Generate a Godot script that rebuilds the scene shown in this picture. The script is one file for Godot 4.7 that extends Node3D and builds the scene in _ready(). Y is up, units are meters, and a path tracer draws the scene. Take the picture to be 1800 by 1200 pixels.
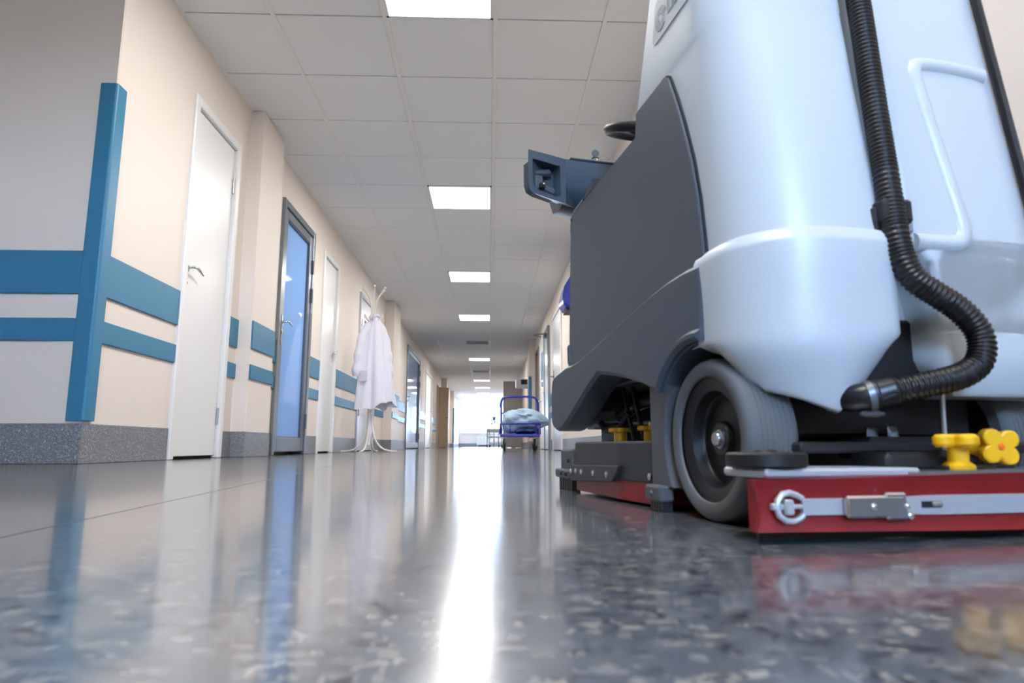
extends Node3D

# A hospital corridor seen from just above its floor, with a ride-on floor scrubber in front.
# Units are metres; the corridor runs towards -z, the camera stands at x = 0, z = 0.

var M := {}
var taken := {}

const CEIL := 2.9
const WL := -2.04      # corridor face of the left wall
const WR := 1.21       # corridor face of the right wall
const ZC := -3.36      # where the lobby ends and the corridor begins
const ZE := -44.0      # end wall
const ROW := 0.71
const COL := 0.735
const ROW0 := -3.97
const COL0 := 0.025


class MB:
	# collects triangles; mesh() gives normals that are smooth below a crease angle
	var v := PackedVector3Array()

	func tri(a: Vector3, b: Vector3, c: Vector3) -> void:
		v.push_back(a); v.push_back(b); v.push_back(c)

	func tri_n(a: Vector3, b: Vector3, c: Vector3, n: Vector3) -> void:
		if (c - a).cross(b - a).dot(n) >= 0.0:
			tri(a, b, c)
		else:
			tri(a, c, b)

	func quad_n(a: Vector3, b: Vector3, c: Vector3, d: Vector3, n: Vector3) -> void:
		tri_n(a, b, c, n)
		tri_n(a, c, d, n)

	func box(c: Vector3, s: Vector3, bev := 0.0, basis := Basis.IDENTITY) -> void:
		var h := s * 0.5
		bev = minf(bev, minf(h.x, minf(h.y, h.z)) * 0.9)
		for ax in 3:
			var a1 := (ax + 1) % 3
			var a2 := (ax + 2) % 3
			for sg in [-1.0, 1.0]:
				var q := []
				for k in [[-1, -1], [1, -1], [1, 1], [-1, 1]]:
					var p := Vector3.ZERO
					p[ax] = sg * h[ax]
					p[a1] = k[0] * (h[a1] - bev)
					p[a2] = k[1] * (h[a2] - bev)
					q.append(c + basis * p)
				var n := Vector3.ZERO
				n[ax] = sg
				quad_n(q[0], q[1], q[2], q[3], basis * n)
			if bev > 0.0:
				for s1 in [-1.0, 1.0]:
					for s2 in [-1.0, 1.0]:
						var e := []
						for t in [-1.0, 1.0]:
							var p1 := Vector3.ZERO
							p1[ax] = t * (h[ax] - bev); p1[a1] = s1 * h[a1]; p1[a2] = s2 * (h[a2] - bev)
							var p2 := Vector3.ZERO
							p2[ax] = t * (h[ax] - bev); p2[a1] = s1 * (h[a1] - bev); p2[a2] = s2 * h[a2]
							e.append(c + basis * p1); e.append(c + basis * p2)
						var n2 := Vector3.ZERO
						n2[a1] = s1; n2[a2] = s2
						quad_n(e[0], e[1], e[3], e[2], basis * n2)
		if bev > 0.0:
			for x in [-1.0, 1.0]:
				for y in [-1.0, 1.0]:
					for z in [-1.0, 1.0]:
						tri_n(c + basis * Vector3(x * h.x, y * (h.y - bev), z * (h.z - bev)), c + basis * Vector3(x * (h.x - bev), y * h.y, z * (h.z - bev)), c + basis * Vector3(x * (h.x - bev), y * (h.y - bev), z * h.z), basis * Vector3(x, y, z))

	func span(a: Vector3, b: Vector3, bev := 0.0) -> void:
		box((a + b) * 0.5, (b - a).abs(), bev)

	func grid(rows: Array, closed := false, flip := false) -> void:
		for i in rows.size() - 1:
			var r0: PackedVector3Array = rows[i]
			var r1: PackedVector3Array = rows[i + 1]
			var m := r0.size()
			for j in (m if closed else m - 1):
				var k := (j + 1) % m
				if flip:
					tri(r0[j], r1[j], r1[k]); tri(r0[j], r1[k], r0[k])
				else:
					tri(r0[j], r1[k], r1[j]); tri(r0[j], r0[k], r1[k])

	func fan(r: PackedVector3Array, n: Vector3) -> void:
		var c := Vector3.ZERO
		for p in r:
			c += p
		c /= r.size()
		for j in r.size():
			tri_n(c, r[j], r[(j + 1) % r.size()], n)

	# profile of (radius, height) from the bottom up along the outside, turned about y
	func lathe(prof: Array, n: int, xf := Transform3D.IDENTITY) -> void:
		for i in prof.size() - 1:
			var a: Vector2 = prof[i]
			var b: Vector2 = prof[i + 1]
			for j in n:
				var t0 := TAU * j / n
				var t1 := TAU * (j + 1) / n
				var d := b - a
				var tm := (t0 + t1) * 0.5
				var nn := xf.basis * Vector3(d.y * cos(tm), -d.x, d.y * sin(tm))
				var p00 := xf * Vector3(a.x * cos(t0), a.y, a.x * sin(t0))
				var p01 := xf * Vector3(a.x * cos(t1), a.y, a.x * sin(t1))
				var p10 := xf * Vector3(b.x * cos(t0), b.y, b.x * sin(t0))
				var p11 := xf * Vector3(b.x * cos(t1), b.y, b.x * sin(t1))
				if a.x > 1e-6:
					tri_n(p00, p01, p11 if b.x > 1e-6 else p10, nn)
				if b.x > 1e-6:
					tri_n(p00, p11, p10, nn)

	# polygon in x, y, drawn out along z from z0 to z1
	func prism(poly: Array, z0: float, z1: float, bev := 0.0, xf := Transform3D.IDENTITY) -> void:
		var p := PackedVector2Array(poly)
		if Geometry2D.is_polygon_clockwise(p):
			p.reverse()
		var m := p.size()
		var ins := PackedVector2Array()
		for i in m:
			var e0 := (p[i] - p[(i + m - 1) % m]).normalized()
			var e1 := (p[(i + 1) % m] - p[i]).normalized()
			var n0 := Vector2(-e0.y, e0.x)
			var n1 := Vector2(-e1.y, e1.x)
			var b := n0 + n1
			var l := b.length()
			if l < 0.2:
				ins.push_back(p[i])
			else:
				b /= l
				ins.push_back(p[i] + b * bev / maxf(b.dot(n0), 0.4))
		var rings := [[ins, z0], [p, z0 + bev], [p, z1 - bev], [ins, z1]]
		if bev <= 0.0:
			rings = [[p, z0], [p, z1]]
		for k in rings.size() - 1:
			for i in m:
				var j := (i + 1) % m
				var a: Vector2 = rings[k][0][i]
				var b2: Vector2 = rings[k][0][j]
				var c: Vector2 = rings[k + 1][0][j]
				var d: Vector2 = rings[k + 1][0][i]
				var e := p[j] - p[i]
				var nz := -1.0 if k == 0 else 1.0
				if k == 1 or bev <= 0.0:
					nz = 0.0
				var n := xf.basis * (Vector3(e.y, -e.x, 0).normalized() + Vector3(0, 0, nz))
				quad_n(xf * Vector3(a.x, a.y, rings[k][1]), xf * Vector3(b2.x, b2.y, rings[k][1]), xf * Vector3(c.x, c.y, rings[k + 1][1]), xf * Vector3(d.x, d.y, rings[k + 1][1]), n)
		var q := ins if bev > 0.0 else p
		var tr := Geometry2D.triangulate_polygon(q)
		if tr.is_empty():
			tr = Geometry2D.triangulate_polygon(p)
		if tr.is_empty():
			printerr("a prism has no caps")
		for side in [[z0, -1.0], [z1, 1.0]]:
			for i in range(0, tr.size(), 3):
				tri_n(xf * Vector3(q[tr[i]].x, q[tr[i]].y, side[0]), xf * Vector3(q[tr[i + 1]].x, q[tr[i + 1]].y, side[0]), xf * Vector3(q[tr[i + 2]].x, q[tr[i + 2]].y, side[0]), xf.basis * Vector3(0, 0, side[1]))

	# round bar along points; r is one radius or a list of radii
	func tube(pts: Array, r, n := 10, closed := false) -> void:
		var m := pts.size()
		var rings := []
		var up := Vector3.UP
		var last := Vector3.ZERO
		for i in m:
			var a: Vector3 = pts[(i - 1 + m) % m] if closed or i > 0 else pts[i]
			var b: Vector3 = pts[(i + 1) % m] if closed or i < m - 1 else pts[i]
			var t := (b - a).normalized()
			if last == Vector3.ZERO:
				up = Vector3.UP if absf(t.y) < 0.9 else Vector3.RIGHT
			var s := t.cross(up).normalized()
			up = s.cross(t).normalized()
			last = t
			var rr: float = r[i] if r is Array else r
			var ring := PackedVector3Array()
			for j in n:
				var w := TAU * j / n
				ring.push_back(pts[i] + (s * cos(w) + up * sin(w)) * rr)
			rings.append(ring)
		for i in (m if closed else m - 1):
			var r0: PackedVector3Array = rings[i]
			var r1: PackedVector3Array = rings[(i + 1) % m]
			var c0: Vector3 = pts[i]
			for j in n:
				var k := (j + 1) % n
				var nn := r0[j] + r0[k] - 2.0 * c0
				quad_n(r0[j], r0[k], r1[k], r1[j], nn)
		if not closed:
			fan(rings[0], pts[0] - pts[1])
			fan(rings[m - 1], pts[m - 1] - pts[m - 2])

	func ball(c: Vector3, r: Vector3, n := 12) -> void:
		var prof := []
		for i in n / 2 + 1:
			var a := -PI / 2 + PI * i / (n / 2)
			prof.append(Vector2(maxf(cos(a), 0.0) if i > 0 and i < n / 2 else 0.0, sin(a)))
		lathe(prof, n, Transform3D(Basis.from_scale(r), c))

	func mesh(crease := 38.0) -> ArrayMesh:
		var m := v.size() / 3
		var fn := PackedVector3Array()
		fn.resize(m)
		var un := PackedVector3Array()
		un.resize(m)
		var at := {}
		var keys := []
		keys.resize(v.size())
		for i in m:
			var n := (v[3 * i + 2] - v[3 * i]).cross(v[3 * i + 1] - v[3 * i])
			fn[i] = n
			un[i] = n.normalized()
			for k in 3:
				var key := Vector3i((v[3 * i + k] * 20000.0).round())
				keys[3 * i + k] = key
				if at.has(key):
					at[key].append(i)
				else:
					at[key] = [i]
		var cc := cos(deg_to_rad(crease))
		var nrm := PackedVector3Array()
		nrm.resize(v.size())
		for i in m:
			for k in 3:
				var s := Vector3.ZERO
				for o in at[keys[3 * i + k]]:
					if un[o].dot(un[i]) > cc:
						s += fn[o]
				nrm[3 * i + k] = s.normalized() if s.length_squared() > 0.0 else Vector3.UP
		var arr := []
		arr.resize(Mesh.ARRAY_MAX)
		arr[Mesh.ARRAY_VERTEX] = v
		arr[Mesh.ARRAY_NORMAL] = nrm
		var am := ArrayMesh.new()
		am.add_surface_from_arrays(Mesh.PRIMITIVE_TRIANGLES, arr)
		return am


# ---------------------------------------------------------------- naming

func numbered(called: String) -> String:
	taken[called] = taken.get(called, 0) + 1
	return called if taken[called] == 1 else "%s_%03d" % [called, taken[called] - 1]

func tag(o: Node3D, label: String, category: String, group := "") -> void:
	o.set_meta("label", label)
	o.set_meta("category", category)
	if group != "":
		o.set_meta("group", group)

func thing(called: String, label: String, category: String, at := Vector3.ZERO, turn := 0.0, group := "") -> Node3D:
	var o := Node3D.new()
	o.name = numbered(called)
	add_child(o)
	o.position = at
	o.rotation.y = turn
	tag(o, label, category, group)
	return o

func part(called: String, b: MB, m: Material, parent: Node3D, crease := 38.0) -> MeshInstance3D:
	var o := MeshInstance3D.new()
	o.name = called
	o.mesh = b.mesh(crease)
	o.material_override = m
	parent.add_child(o, true)
	return o

func struct(called: String, b: MB, m: Material, label := "") -> MeshInstance3D:
	var o := part(numbered(called), b, m, self)
	o.set_meta("kind", "structure")
	if label != "":
		o.set_meta("label", label)
	return o

func struct_node(called: String, label: String, at := Vector3.ZERO, turn := 0.0) -> Node3D:
	var o := Node3D.new()
	o.name = numbered(called)
	add_child(o)
	o.position = at
	o.rotation.y = turn
	o.set_meta("kind", "structure")
	o.set_meta("label", label)
	return o


# ---------------------------------------------------------------- materials

func mat(called: String, c: Color, rough: float, metal := 0.0) -> StandardMaterial3D:
	var m := StandardMaterial3D.new()
	m.resource_name = called
	m.albedo_color = c
	m.roughness = rough
	m.metallic = metal
	M[called] = m
	return m

func noise_image(size: int, freq: float, seed_: int, octaves := 3) -> ImageTexture:
	var n := FastNoiseLite.new()
	n.seed = seed_
	n.noise_type = FastNoiseLite.TYPE_SIMPLEX_SMOOTH
	n.frequency = freq
	n.fractal_octaves = octaves
	var im := n.get_seamless_image(size, size)
	return ImageTexture.create_from_image(im)

func relief(m: StandardMaterial3D, t: Texture2D, cm: float, scale: float) -> void:
	m.heightmap_enabled = true
	m.heightmap_texture = t
	m.heightmap_scale = cm
	m.uv1_triplanar = true
	m.uv1_world_triplanar = true
	m.uv1_scale = Vector3.ONE * scale

func chips(size: int, base: Color, tones: Array, count: int, lo: float, hi: float, seed_: int) -> ImageTexture:
	# flecked sheet flooring: ragged flakes of several tones pressed into one colour
	var rng := RandomNumberGenerator.new()
	rng.seed = seed_
	var im := Image.create(size, size, false, Image.FORMAT_RGB8)
	im.fill(base)
	for i in count:
		var c: Color = tones[rng.randi() % tones.size()]
		c = c.lerp(base, rng.randf() * 0.5)
		var x := rng.randi() % size
		var y := rng.randi() % size
		var l := rng.randf_range(lo, hi)
		var turn := rng.randf() < 0.5
		for k in rng.randi_range(2, 6):
			var w := int(maxf(1.0, l * rng.randf_range(0.3, 1.0)))
			var h := int(maxf(1.0, l * rng.randf_range(0.12, 0.45)))
			if turn:
				var sw := w
				w = h
				h = sw
			var px := x + int(rng.randf_range(-0.5, 0.5) * l)
			var py := y + int(rng.randf_range(-0.4, 0.4) * l)
			px = clampi(px, 0, size - w)
			py = clampi(py, 0, size - h)
			im.fill_rect(Rect2i(px, py, w, h), c)
	im.generate_mipmaps()
	return ImageTexture.create_from_image(im)

func make_materials() -> void:
	var grain := noise_image(256, 0.09, 3)
	var soft := noise_image(256, 0.02, 8, 4)
	var m: StandardMaterial3D

	m = mat("linoleum", Color.WHITE, 0.2)
	m.clearcoat_enabled = true
	m.clearcoat = 0.8
	m.clearcoat_roughness = 0.1
	m.albedo_texture = chips(2048, Color(0.37, 0.39, 0.42), [Color(0.15, 0.165, 0.19), Color(0.24, 0.26, 0.29), Color(0.44, 0.46, 0.48), Color(0.66, 0.64, 0.60), Color(0.56, 0.55, 0.53), Color(0.31, 0.33, 0.37)], 24000, 7.0, 21.0, 11)
	m.uv1_triplanar = true
	m.uv1_world_triplanar = true
	m.uv1_scale = Vector3.ONE / 1.25
	m.metallic_specular = 0.55
	mat("seam", Color(0.33, 0.35, 0.38), 0.3)

	m = mat("skirting", Color.WHITE, 0.4)
	m.albedo_texture = chips(512, Color(0.47, 0.48, 0.5), [Color(0.66, 0.66, 0.66), Color(0.8, 0.8, 0.8), Color(0.33, 0.34, 0.37), Color(0.38, 0.4, 0.43)], 11000, 2.0, 7.0, 5)
	m.uv1_triplanar = true
	m.uv1_world_triplanar = true
	m.uv1_scale = Vector3.ONE / 0.5

	m = mat("wall_paint", Color(0.895, 0.85, 0.81), 0.55)
	relief(m, soft, 0.06, 3.0)
	m = mat("tile", Color(0.92, 0.925, 0.925), 0.85)
	relief(m, grain, 0.05, 4.0)
	mat("runner", Color(0.92, 0.915, 0.895), 0.5)
	mat("plenum", Color(0.30, 0.29, 0.28), 0.9)
	m = mat("blue_vinyl", Color(0.19, 0.475, 0.61), 0.42)
	relief(m, grain, 0.03, 6.0)
	mat("door_white", Color(0.90, 0.90, 0.90), 0.35)
	mat("door_grey", Color(0.55, 0.52, 0.51), 0.5)
	mat("door_beige", Color(0.80, 0.70, 0.58), 0.5)
	mat("door_steel", Color(0.78, 0.79, 0.82), 0.32, 0.3)
	mat("dark_gap", Color(0.10, 0.09, 0.09), 0.9)
	mat("aluminium", Color(0.50, 0.53, 0.56), 0.32, 0.55)
	mat("aluminium_dark", Color(0.36, 0.39, 0.42), 0.4, 0.4)
	mat("chrome", Color(0.86, 0.87, 0.88), 0.12, 1.0)
	mat("steel", Color(0.70, 0.71, 0.72), 0.3, 0.9)
	mat("brass", Color(0.55, 0.38, 0.26), 0.4, 0.7)
	m = mat("blue_glass", Color(0.56, 0.74, 0.98, 0.90), 0.04)
	m.metallic_specular = 0.3
	m.transparency = BaseMaterial3D.TRANSPARENCY_ALPHA
	m = mat("clear_glass", Color(0.9, 0.95, 1.0, 0.08), 0.02)
	m.transparency = BaseMaterial3D.TRANSPARENCY_ALPHA
	mat("dark_glass", Color(0.16, 0.17, 0.2), 0.06)
	mat("window_frame", Color(0.92, 0.93, 0.95), 0.4)
	mat("radiator_paint", Color(0.92, 0.93, 0.95), 0.4)
	mat("lamp_frame", Color(0.9, 0.9, 0.9), 0.5)
	m = mat("diffuser", Color(0.95, 0.95, 0.95), 0.6)
	m.emission_enabled = true
	m.emission = Color(1.0, 0.985, 0.96)
	m.emission_energy_multiplier = 2.2
	mat("vent_white", Color(0.86, 0.87, 0.88), 0.5)
	mat("vent_dark", Color(0.25, 0.25, 0.26), 0.8)

	mat("rack_white", Color(0.88, 0.87, 0.85), 0.3)
	m = mat("coat_cloth", Color(0.90, 0.895, 0.945), 0.85)
	m.backlight_enabled = true
	m.backlight = Color(0.25, 0.24, 0.27)
	mat("cart_blue", Color(0.03, 0.13, 0.60), 0.3)
	mat("sack_pale", Color(0.62, 0.71, 0.79), 0.8)
	mat("sack_dark", Color(0.13, 0.24, 0.45), 0.8)
	mat("black_rubber", Color(0.06, 0.06, 0.065), 0.55)
	mat("gurney_white", Color(0.88, 0.92, 0.96), 0.4)
	mat("sheet_white", Color(0.90, 0.92, 0.93), 0.8)
	mat("medical_blue", Color(0.22, 0.52, 0.72), 0.4)
	mat("fixture_blue", Color(0.16, 0.22, 0.58), 0.3)

	m = mat("shell_white", Color(0.755, 0.78, 0.79), 0.38)
	relief(m, grain, 0.012, 9.0)
	m.clearcoat_enabled = true
	m.clearcoat = 0.25
	m.clearcoat_roughness = 0.3
	m = mat("panel_grey", Color(0.255, 0.292, 0.335), 0.48)
	relief(m, grain, 0.02, 12.0)
	m = mat("dash_blue_grey", Color(0.235, 0.29, 0.34), 0.42)
	relief(m, grain, 0.012, 12.0)
	mat("channel_grey", Color(0.52, 0.54, 0.56), 0.5)
	mat("chassis_black", Color(0.035, 0.036, 0.04), 0.6)
	mat("bracket_black", Color(0.10, 0.10, 0.105), 0.5)
	m = mat("deck_grey", Color(0.22, 0.225, 0.23), 0.5, 0.2)
	mat("bumper_grey", Color(0.30, 0.31, 0.325), 0.5)
	mat("tyre_grey", Color(0.35, 0.36, 0.365), 0.7)
	mat("rim_black", Color(0.085, 0.088, 0.095), 0.45)
	mat("hose_black", Color(0.045, 0.048, 0.052), 0.38)
	mat("red_rubber", Color(0.50, 0.04, 0.045), 0.42)
	mat("yellow_plastic", Color(0.93, 0.70, 0.05), 0.35)
	mat("orange_plastic", Color(0.95, 0.42, 0.03), 0.4)
	mat("plate_silver", Color(0.78, 0.80, 0.82), 0.35, 0.5)
	mat("decal_grey", Color(0.62, 0.66, 0.68), 0.4)
	mat("decal_print", Color(0.40, 0.44, 0.46), 0.4)
	mat("battery_blue", Color(0.12, 0.26, 0.38), 0.5)
	mat("dull_steel", Color(0.42, 0.43, 0.45), 0.4, 0.7)


func _ready() -> void:
	# ---- camera
	var cam := Camera3D.new()
	cam.name = "camera"
	add_child(cam)
	cam.position = Vector3(0, 0.09, 0)
	cam.rotation = Vector3(deg_to_rad(9.073), deg_to_rad(-1.97), 0)
	var lens := CameraAttributesPhysical.new()
	lens.frustum_focal_length = 22.92
	lens.frustum_focus_distance = 3.0
	lens.frustum_near = 0.02
	lens.frustum_far = 200.0
	lens.exposure_aperture = 8.0
	cam.attributes = lens
	cam.fov = 55.27
	cam.near = 0.02
	cam.far = 200.0
	cam.current = true

	# ---- sky, exposure
	var env := Environment.new()
	env.background_mode = Environment.BG_SKY
	var sky := Sky.new()
	var sm := ProceduralSkyMaterial.new()
	sm.sky_top_color = Color(0.64, 0.78, 0.97)
	sm.sky_horizon_color = Color(0.77, 0.87, 1.0)
	sm.ground_horizon_color = Color(0.62, 0.68, 0.76)
	sm.ground_bottom_color = Color(0.5, 0.55, 0.6)
	sm.sky_energy_multiplier = 7.5
	sm.ground_energy_multiplier = 5.5
	sky.sky_material = sm
	env.sky = sky
	env.tonemap_mode = Environment.TONE_MAPPER_LINEAR
	env.tonemap_exposure = 1.03
	env.sdfgi_enabled = true
	env.ssao_enabled = true
	env.ssil_enabled = true
	var we := WorldEnvironment.new()
	we.name = "world_environment"
	we.environment = env
	add_child(we)

	make_materials()
	build_shell()
	build_ceiling()
	build_left_doors()
	build_right_side()
	build_far_end()
	build_trim()
	build_scrubber()
	build_coat_rack()
	build_cart()
	build_far_things()


# ---------------------------------------------------------------- the corridor

const LEFT_OPEN := [[-4.24, -5.06, 2.49], [-6.18, -7.32, 2.505], [-7.8, -8.6, 2.47], [-10.06, -11.5, 2.48], [-16.0, -18.9, 2.57], [-20.8, -23.0, 2.48], [-25.2, -26.6, 2.45], [-31.0, -32.4, 2.45]]
const RIGHT_OPEN := [[-10.75, -12.3, 2.50], [-12.95, -14.0, 2.50], [-14.2, -15.3, 2.50], [-15.75, -16.9, 2.50], [-24.05, -25.0, 2.50]]

func pieces(z_from: float, z_to: float, gaps: Array) -> Array:
	# the stretches of a wall between its openings, nearest first
	var out := []
	var z := z_from
	for g in gaps:
		if g[0] < z and g[0] > z_to:
			out.append([z, g[0]])
			z = g[1]
	out.append([z, z_to])
	return out

func build_shell() -> void:
	var b := MB.new()
	b.span(Vector3(-5.0, -0.12, 3.4), Vector3(2.4, 0.0, -44.6))
	var fl := struct("floor", b, M.linoleum, "glossy grey flecked linoleum floor")
	var sb := MB.new()
	sb.box(Vector3(-0.61, 0.0001, -2.0), Vector3(0.0022, 0.0004, 3.4), 0.0, Basis(Vector3.UP, deg_to_rad(5.5)))
	part("weld_seam", sb, M.seam, fl)

	b = MB.new()
	for p in pieces(ZC - 0.01, ZE, LEFT_OPEN + [[-36.4, -38.8]]):
		b.span(Vector3(WL - 0.2, 0, p[0]), Vector3(WL, CEIL + 0.05, p[1]))
	b.span(Vector3(WL - 0.2, 0, -36.4), Vector3(WL, 0.9, -38.8))
	b.span(Vector3(WL - 0.2, 2.6, -36.4), Vector3(WL, CEIL + 0.05, -38.8))
	for g in LEFT_OPEN:
		b.span(Vector3(WL - 0.2, g[2], g[0]), Vector3(WL, CEIL + 0.05, g[1]))
		b.span(Vector3(WL - 0.3, -0.05, g[0] + 0.1), Vector3(WL - 0.2, 2.75, g[1] - 0.1))  # unseen plate behind each opening, added to keep sky light out
	struct("wall_left", b, M.wall_paint, "cream painted left corridor wall")

	b = MB.new()
	b.span(Vector3(-4.7, 0, ZC), Vector3(WL - 0.2, CEIL + 0.05, ZC - 0.16))
	b.span(Vector3(WL - 0.2, 0, ZC), Vector3(WL - 0.001, CEIL + 0.05, ZC - 0.01))
	struct("wall_lobby_front", b, M.wall_paint, "wall section left of the blue corner guard")
	b = MB.new()
	b.span(Vector3(-4.9, 0, 3.2), Vector3(-4.7, CEIL + 0.05, ZC - 0.16))
	struct("wall_lobby_left", b, M.wall_paint, "lobby side wall beyond the left edge of the view")

	# wall behind the camera; its unseen window is added to light the machine
	b = MB.new()
	b.span(Vector3(-4.7, 0, 3.0), Vector3(-0.5, CEIL + 0.05, 3.2))
	b.span(Vector3(0.5, 0, 3.0), Vector3(1.5, CEIL + 0.05, 3.2))
	b.span(Vector3(-0.5, 0, 3.0), Vector3(0.5, 1.3, 3.2))
	b.span(Vector3(-0.5, 2.4, 3.0), Vector3(0.5, CEIL + 0.05, 3.2))
	struct("wall_back", b, M.wall_paint, "lobby wall behind the viewer with an added window")
	var w := struct_node("added_window_2", "white framed window added behind the viewer to light scrubber", Vector3(0.0, 1.3, 3.1))
	window_parts(w, 1.0, 1.1, [])

	b = MB.new()
	for p in pieces(3.2, ZE, RIGHT_OPEN):
		b.span(Vector3(WR, 0, p[0]), Vector3(WR + 0.2, CEIL + 0.05, p[1]))
	for g in RIGHT_OPEN:
		b.span(Vector3(WR, g[2], g[0]), Vector3(WR + 0.2, CEIL + 0.05, g[1]))
		b.span(Vector3(WR + 0.2, -0.05, g[0] + 0.1), Vector3(WR + 0.3, 2.75, g[1] - 0.1))  # unseen plates here too, added against sky light leaking in
	struct("wall_right", b, M.wall_paint, "cream painted right corridor wall behind the scrubber")

	# end wall with its window hole: x -1.85 .. 0.85, y 0.9 .. 2.72
	b = MB.new()
	b.span(Vector3(WL, 0, ZE), Vector3(-1.85, CEIL + 0.05, ZE - 0.25))
	b.span(Vector3(0.85, 0, ZE), Vector3(WR + 0.2, CEIL + 0.05, ZE - 0.25))
	b.span(Vector3(-1.85, 0, ZE), Vector3(0.85, 0.9, ZE - 0.25))
	b.span(Vector3(-1.85, 2.72, ZE), Vector3(0.85, CEIL + 0.05, ZE - 0.25))
	struct("wall_end", b, M.wall_paint, "painted end wall around the bright window")
	w = struct_node("window_1", "bright overexposed white framed window at corridor end", Vector3(-0.5, 0.9, ZE - 0.12))
	window_parts(w, 2.7, 1.82, [-0.45, 0.45])
	b = MB.new()
	b.span(Vector3(-1.39, -0.02, 0.1), Vector3(1.39, 0.015, 0.3), 0.008)
	part("sill", b, M.window_frame, w)

	w = struct_node("added_window_3", "white framed side window added far left for bluish daylight", Vector3(WL - 0.1, 0.9, -37.6), PI / 2)
	window_parts(w, 2.4, 1.7, [0.0])  # window added to brighten the far end with bluish daylight

	# wall pillars
	for p in [[WL, -1.925, -5.25, -5.8, "pale wall pillar between white door and grey glass door"], [WL, -1.87, -12.6, -13.5, "cream wall pillar behind the coat rack"], [WL, -1.8, -27.6, -28.1, "far left wall pillar before the window"], [WL, -1.84, -34.0, -34.5, "farthest left wall pillar by the window"]]:
		b = MB.new()
		b.span(Vector3(p[0] - 0.05, 0, p[2]), Vector3(p[1], CEIL, p[3]), 0.004)
		struct("pillar", b, M.wall_paint, p[4])
	for p in [[1.05, -17.2, -18.0, "beige wall pillar right of the blue cart"], [1.0, -30.0, -30.6, "far right wall pillar beyond the grey door"]]:
		b = MB.new()
		b.span(Vector3(p[0], 0, p[1]), Vector3(WR + 0.05, CEIL, p[2]), 0.004)
		struct("pillar", b, M.wall_paint, p[3])

func window_parts(w: Node3D, wide: float, high: float, mullions: Array) -> void:
	var b := MB.new()
	var f := 0.07
	b.span(Vector3(-wide / 2, 0, -0.04), Vector3(wide / 2, f, 0.04), 0.006)
	b.span(Vector3(-wide / 2, high - f, -0.04), Vector3(wide / 2, high, 0.04), 0.006)
	b.span(Vector3(-wide / 2, f, -0.04), Vector3(-wide / 2 + f, high - f, 0.04), 0.006)
	b.span(Vector3(wide / 2 - f, f, -0.04), Vector3(wide / 2, high - f, 0.04), 0.006)
	part("window_frame", b, M.window_frame, w)
	var xs := [-wide / 2]
	for m in mullions:
		b = MB.new()
		b.span(Vector3(m - 0.05, f, -0.04), Vector3(m + 0.05, high - f, 0.04), 0.006)
		part("mullion", b, M.window_frame, w)
		xs.append(m)
	xs.append(wide / 2)
	for i in xs.size() - 1:
		b = MB.new()
		b.span(Vector3(xs[i] + 0.06, f, -0.004), Vector3(xs[i + 1] - 0.06, high - f, 0.004))
		part("pane", b, M.clear_glass, w)

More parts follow.
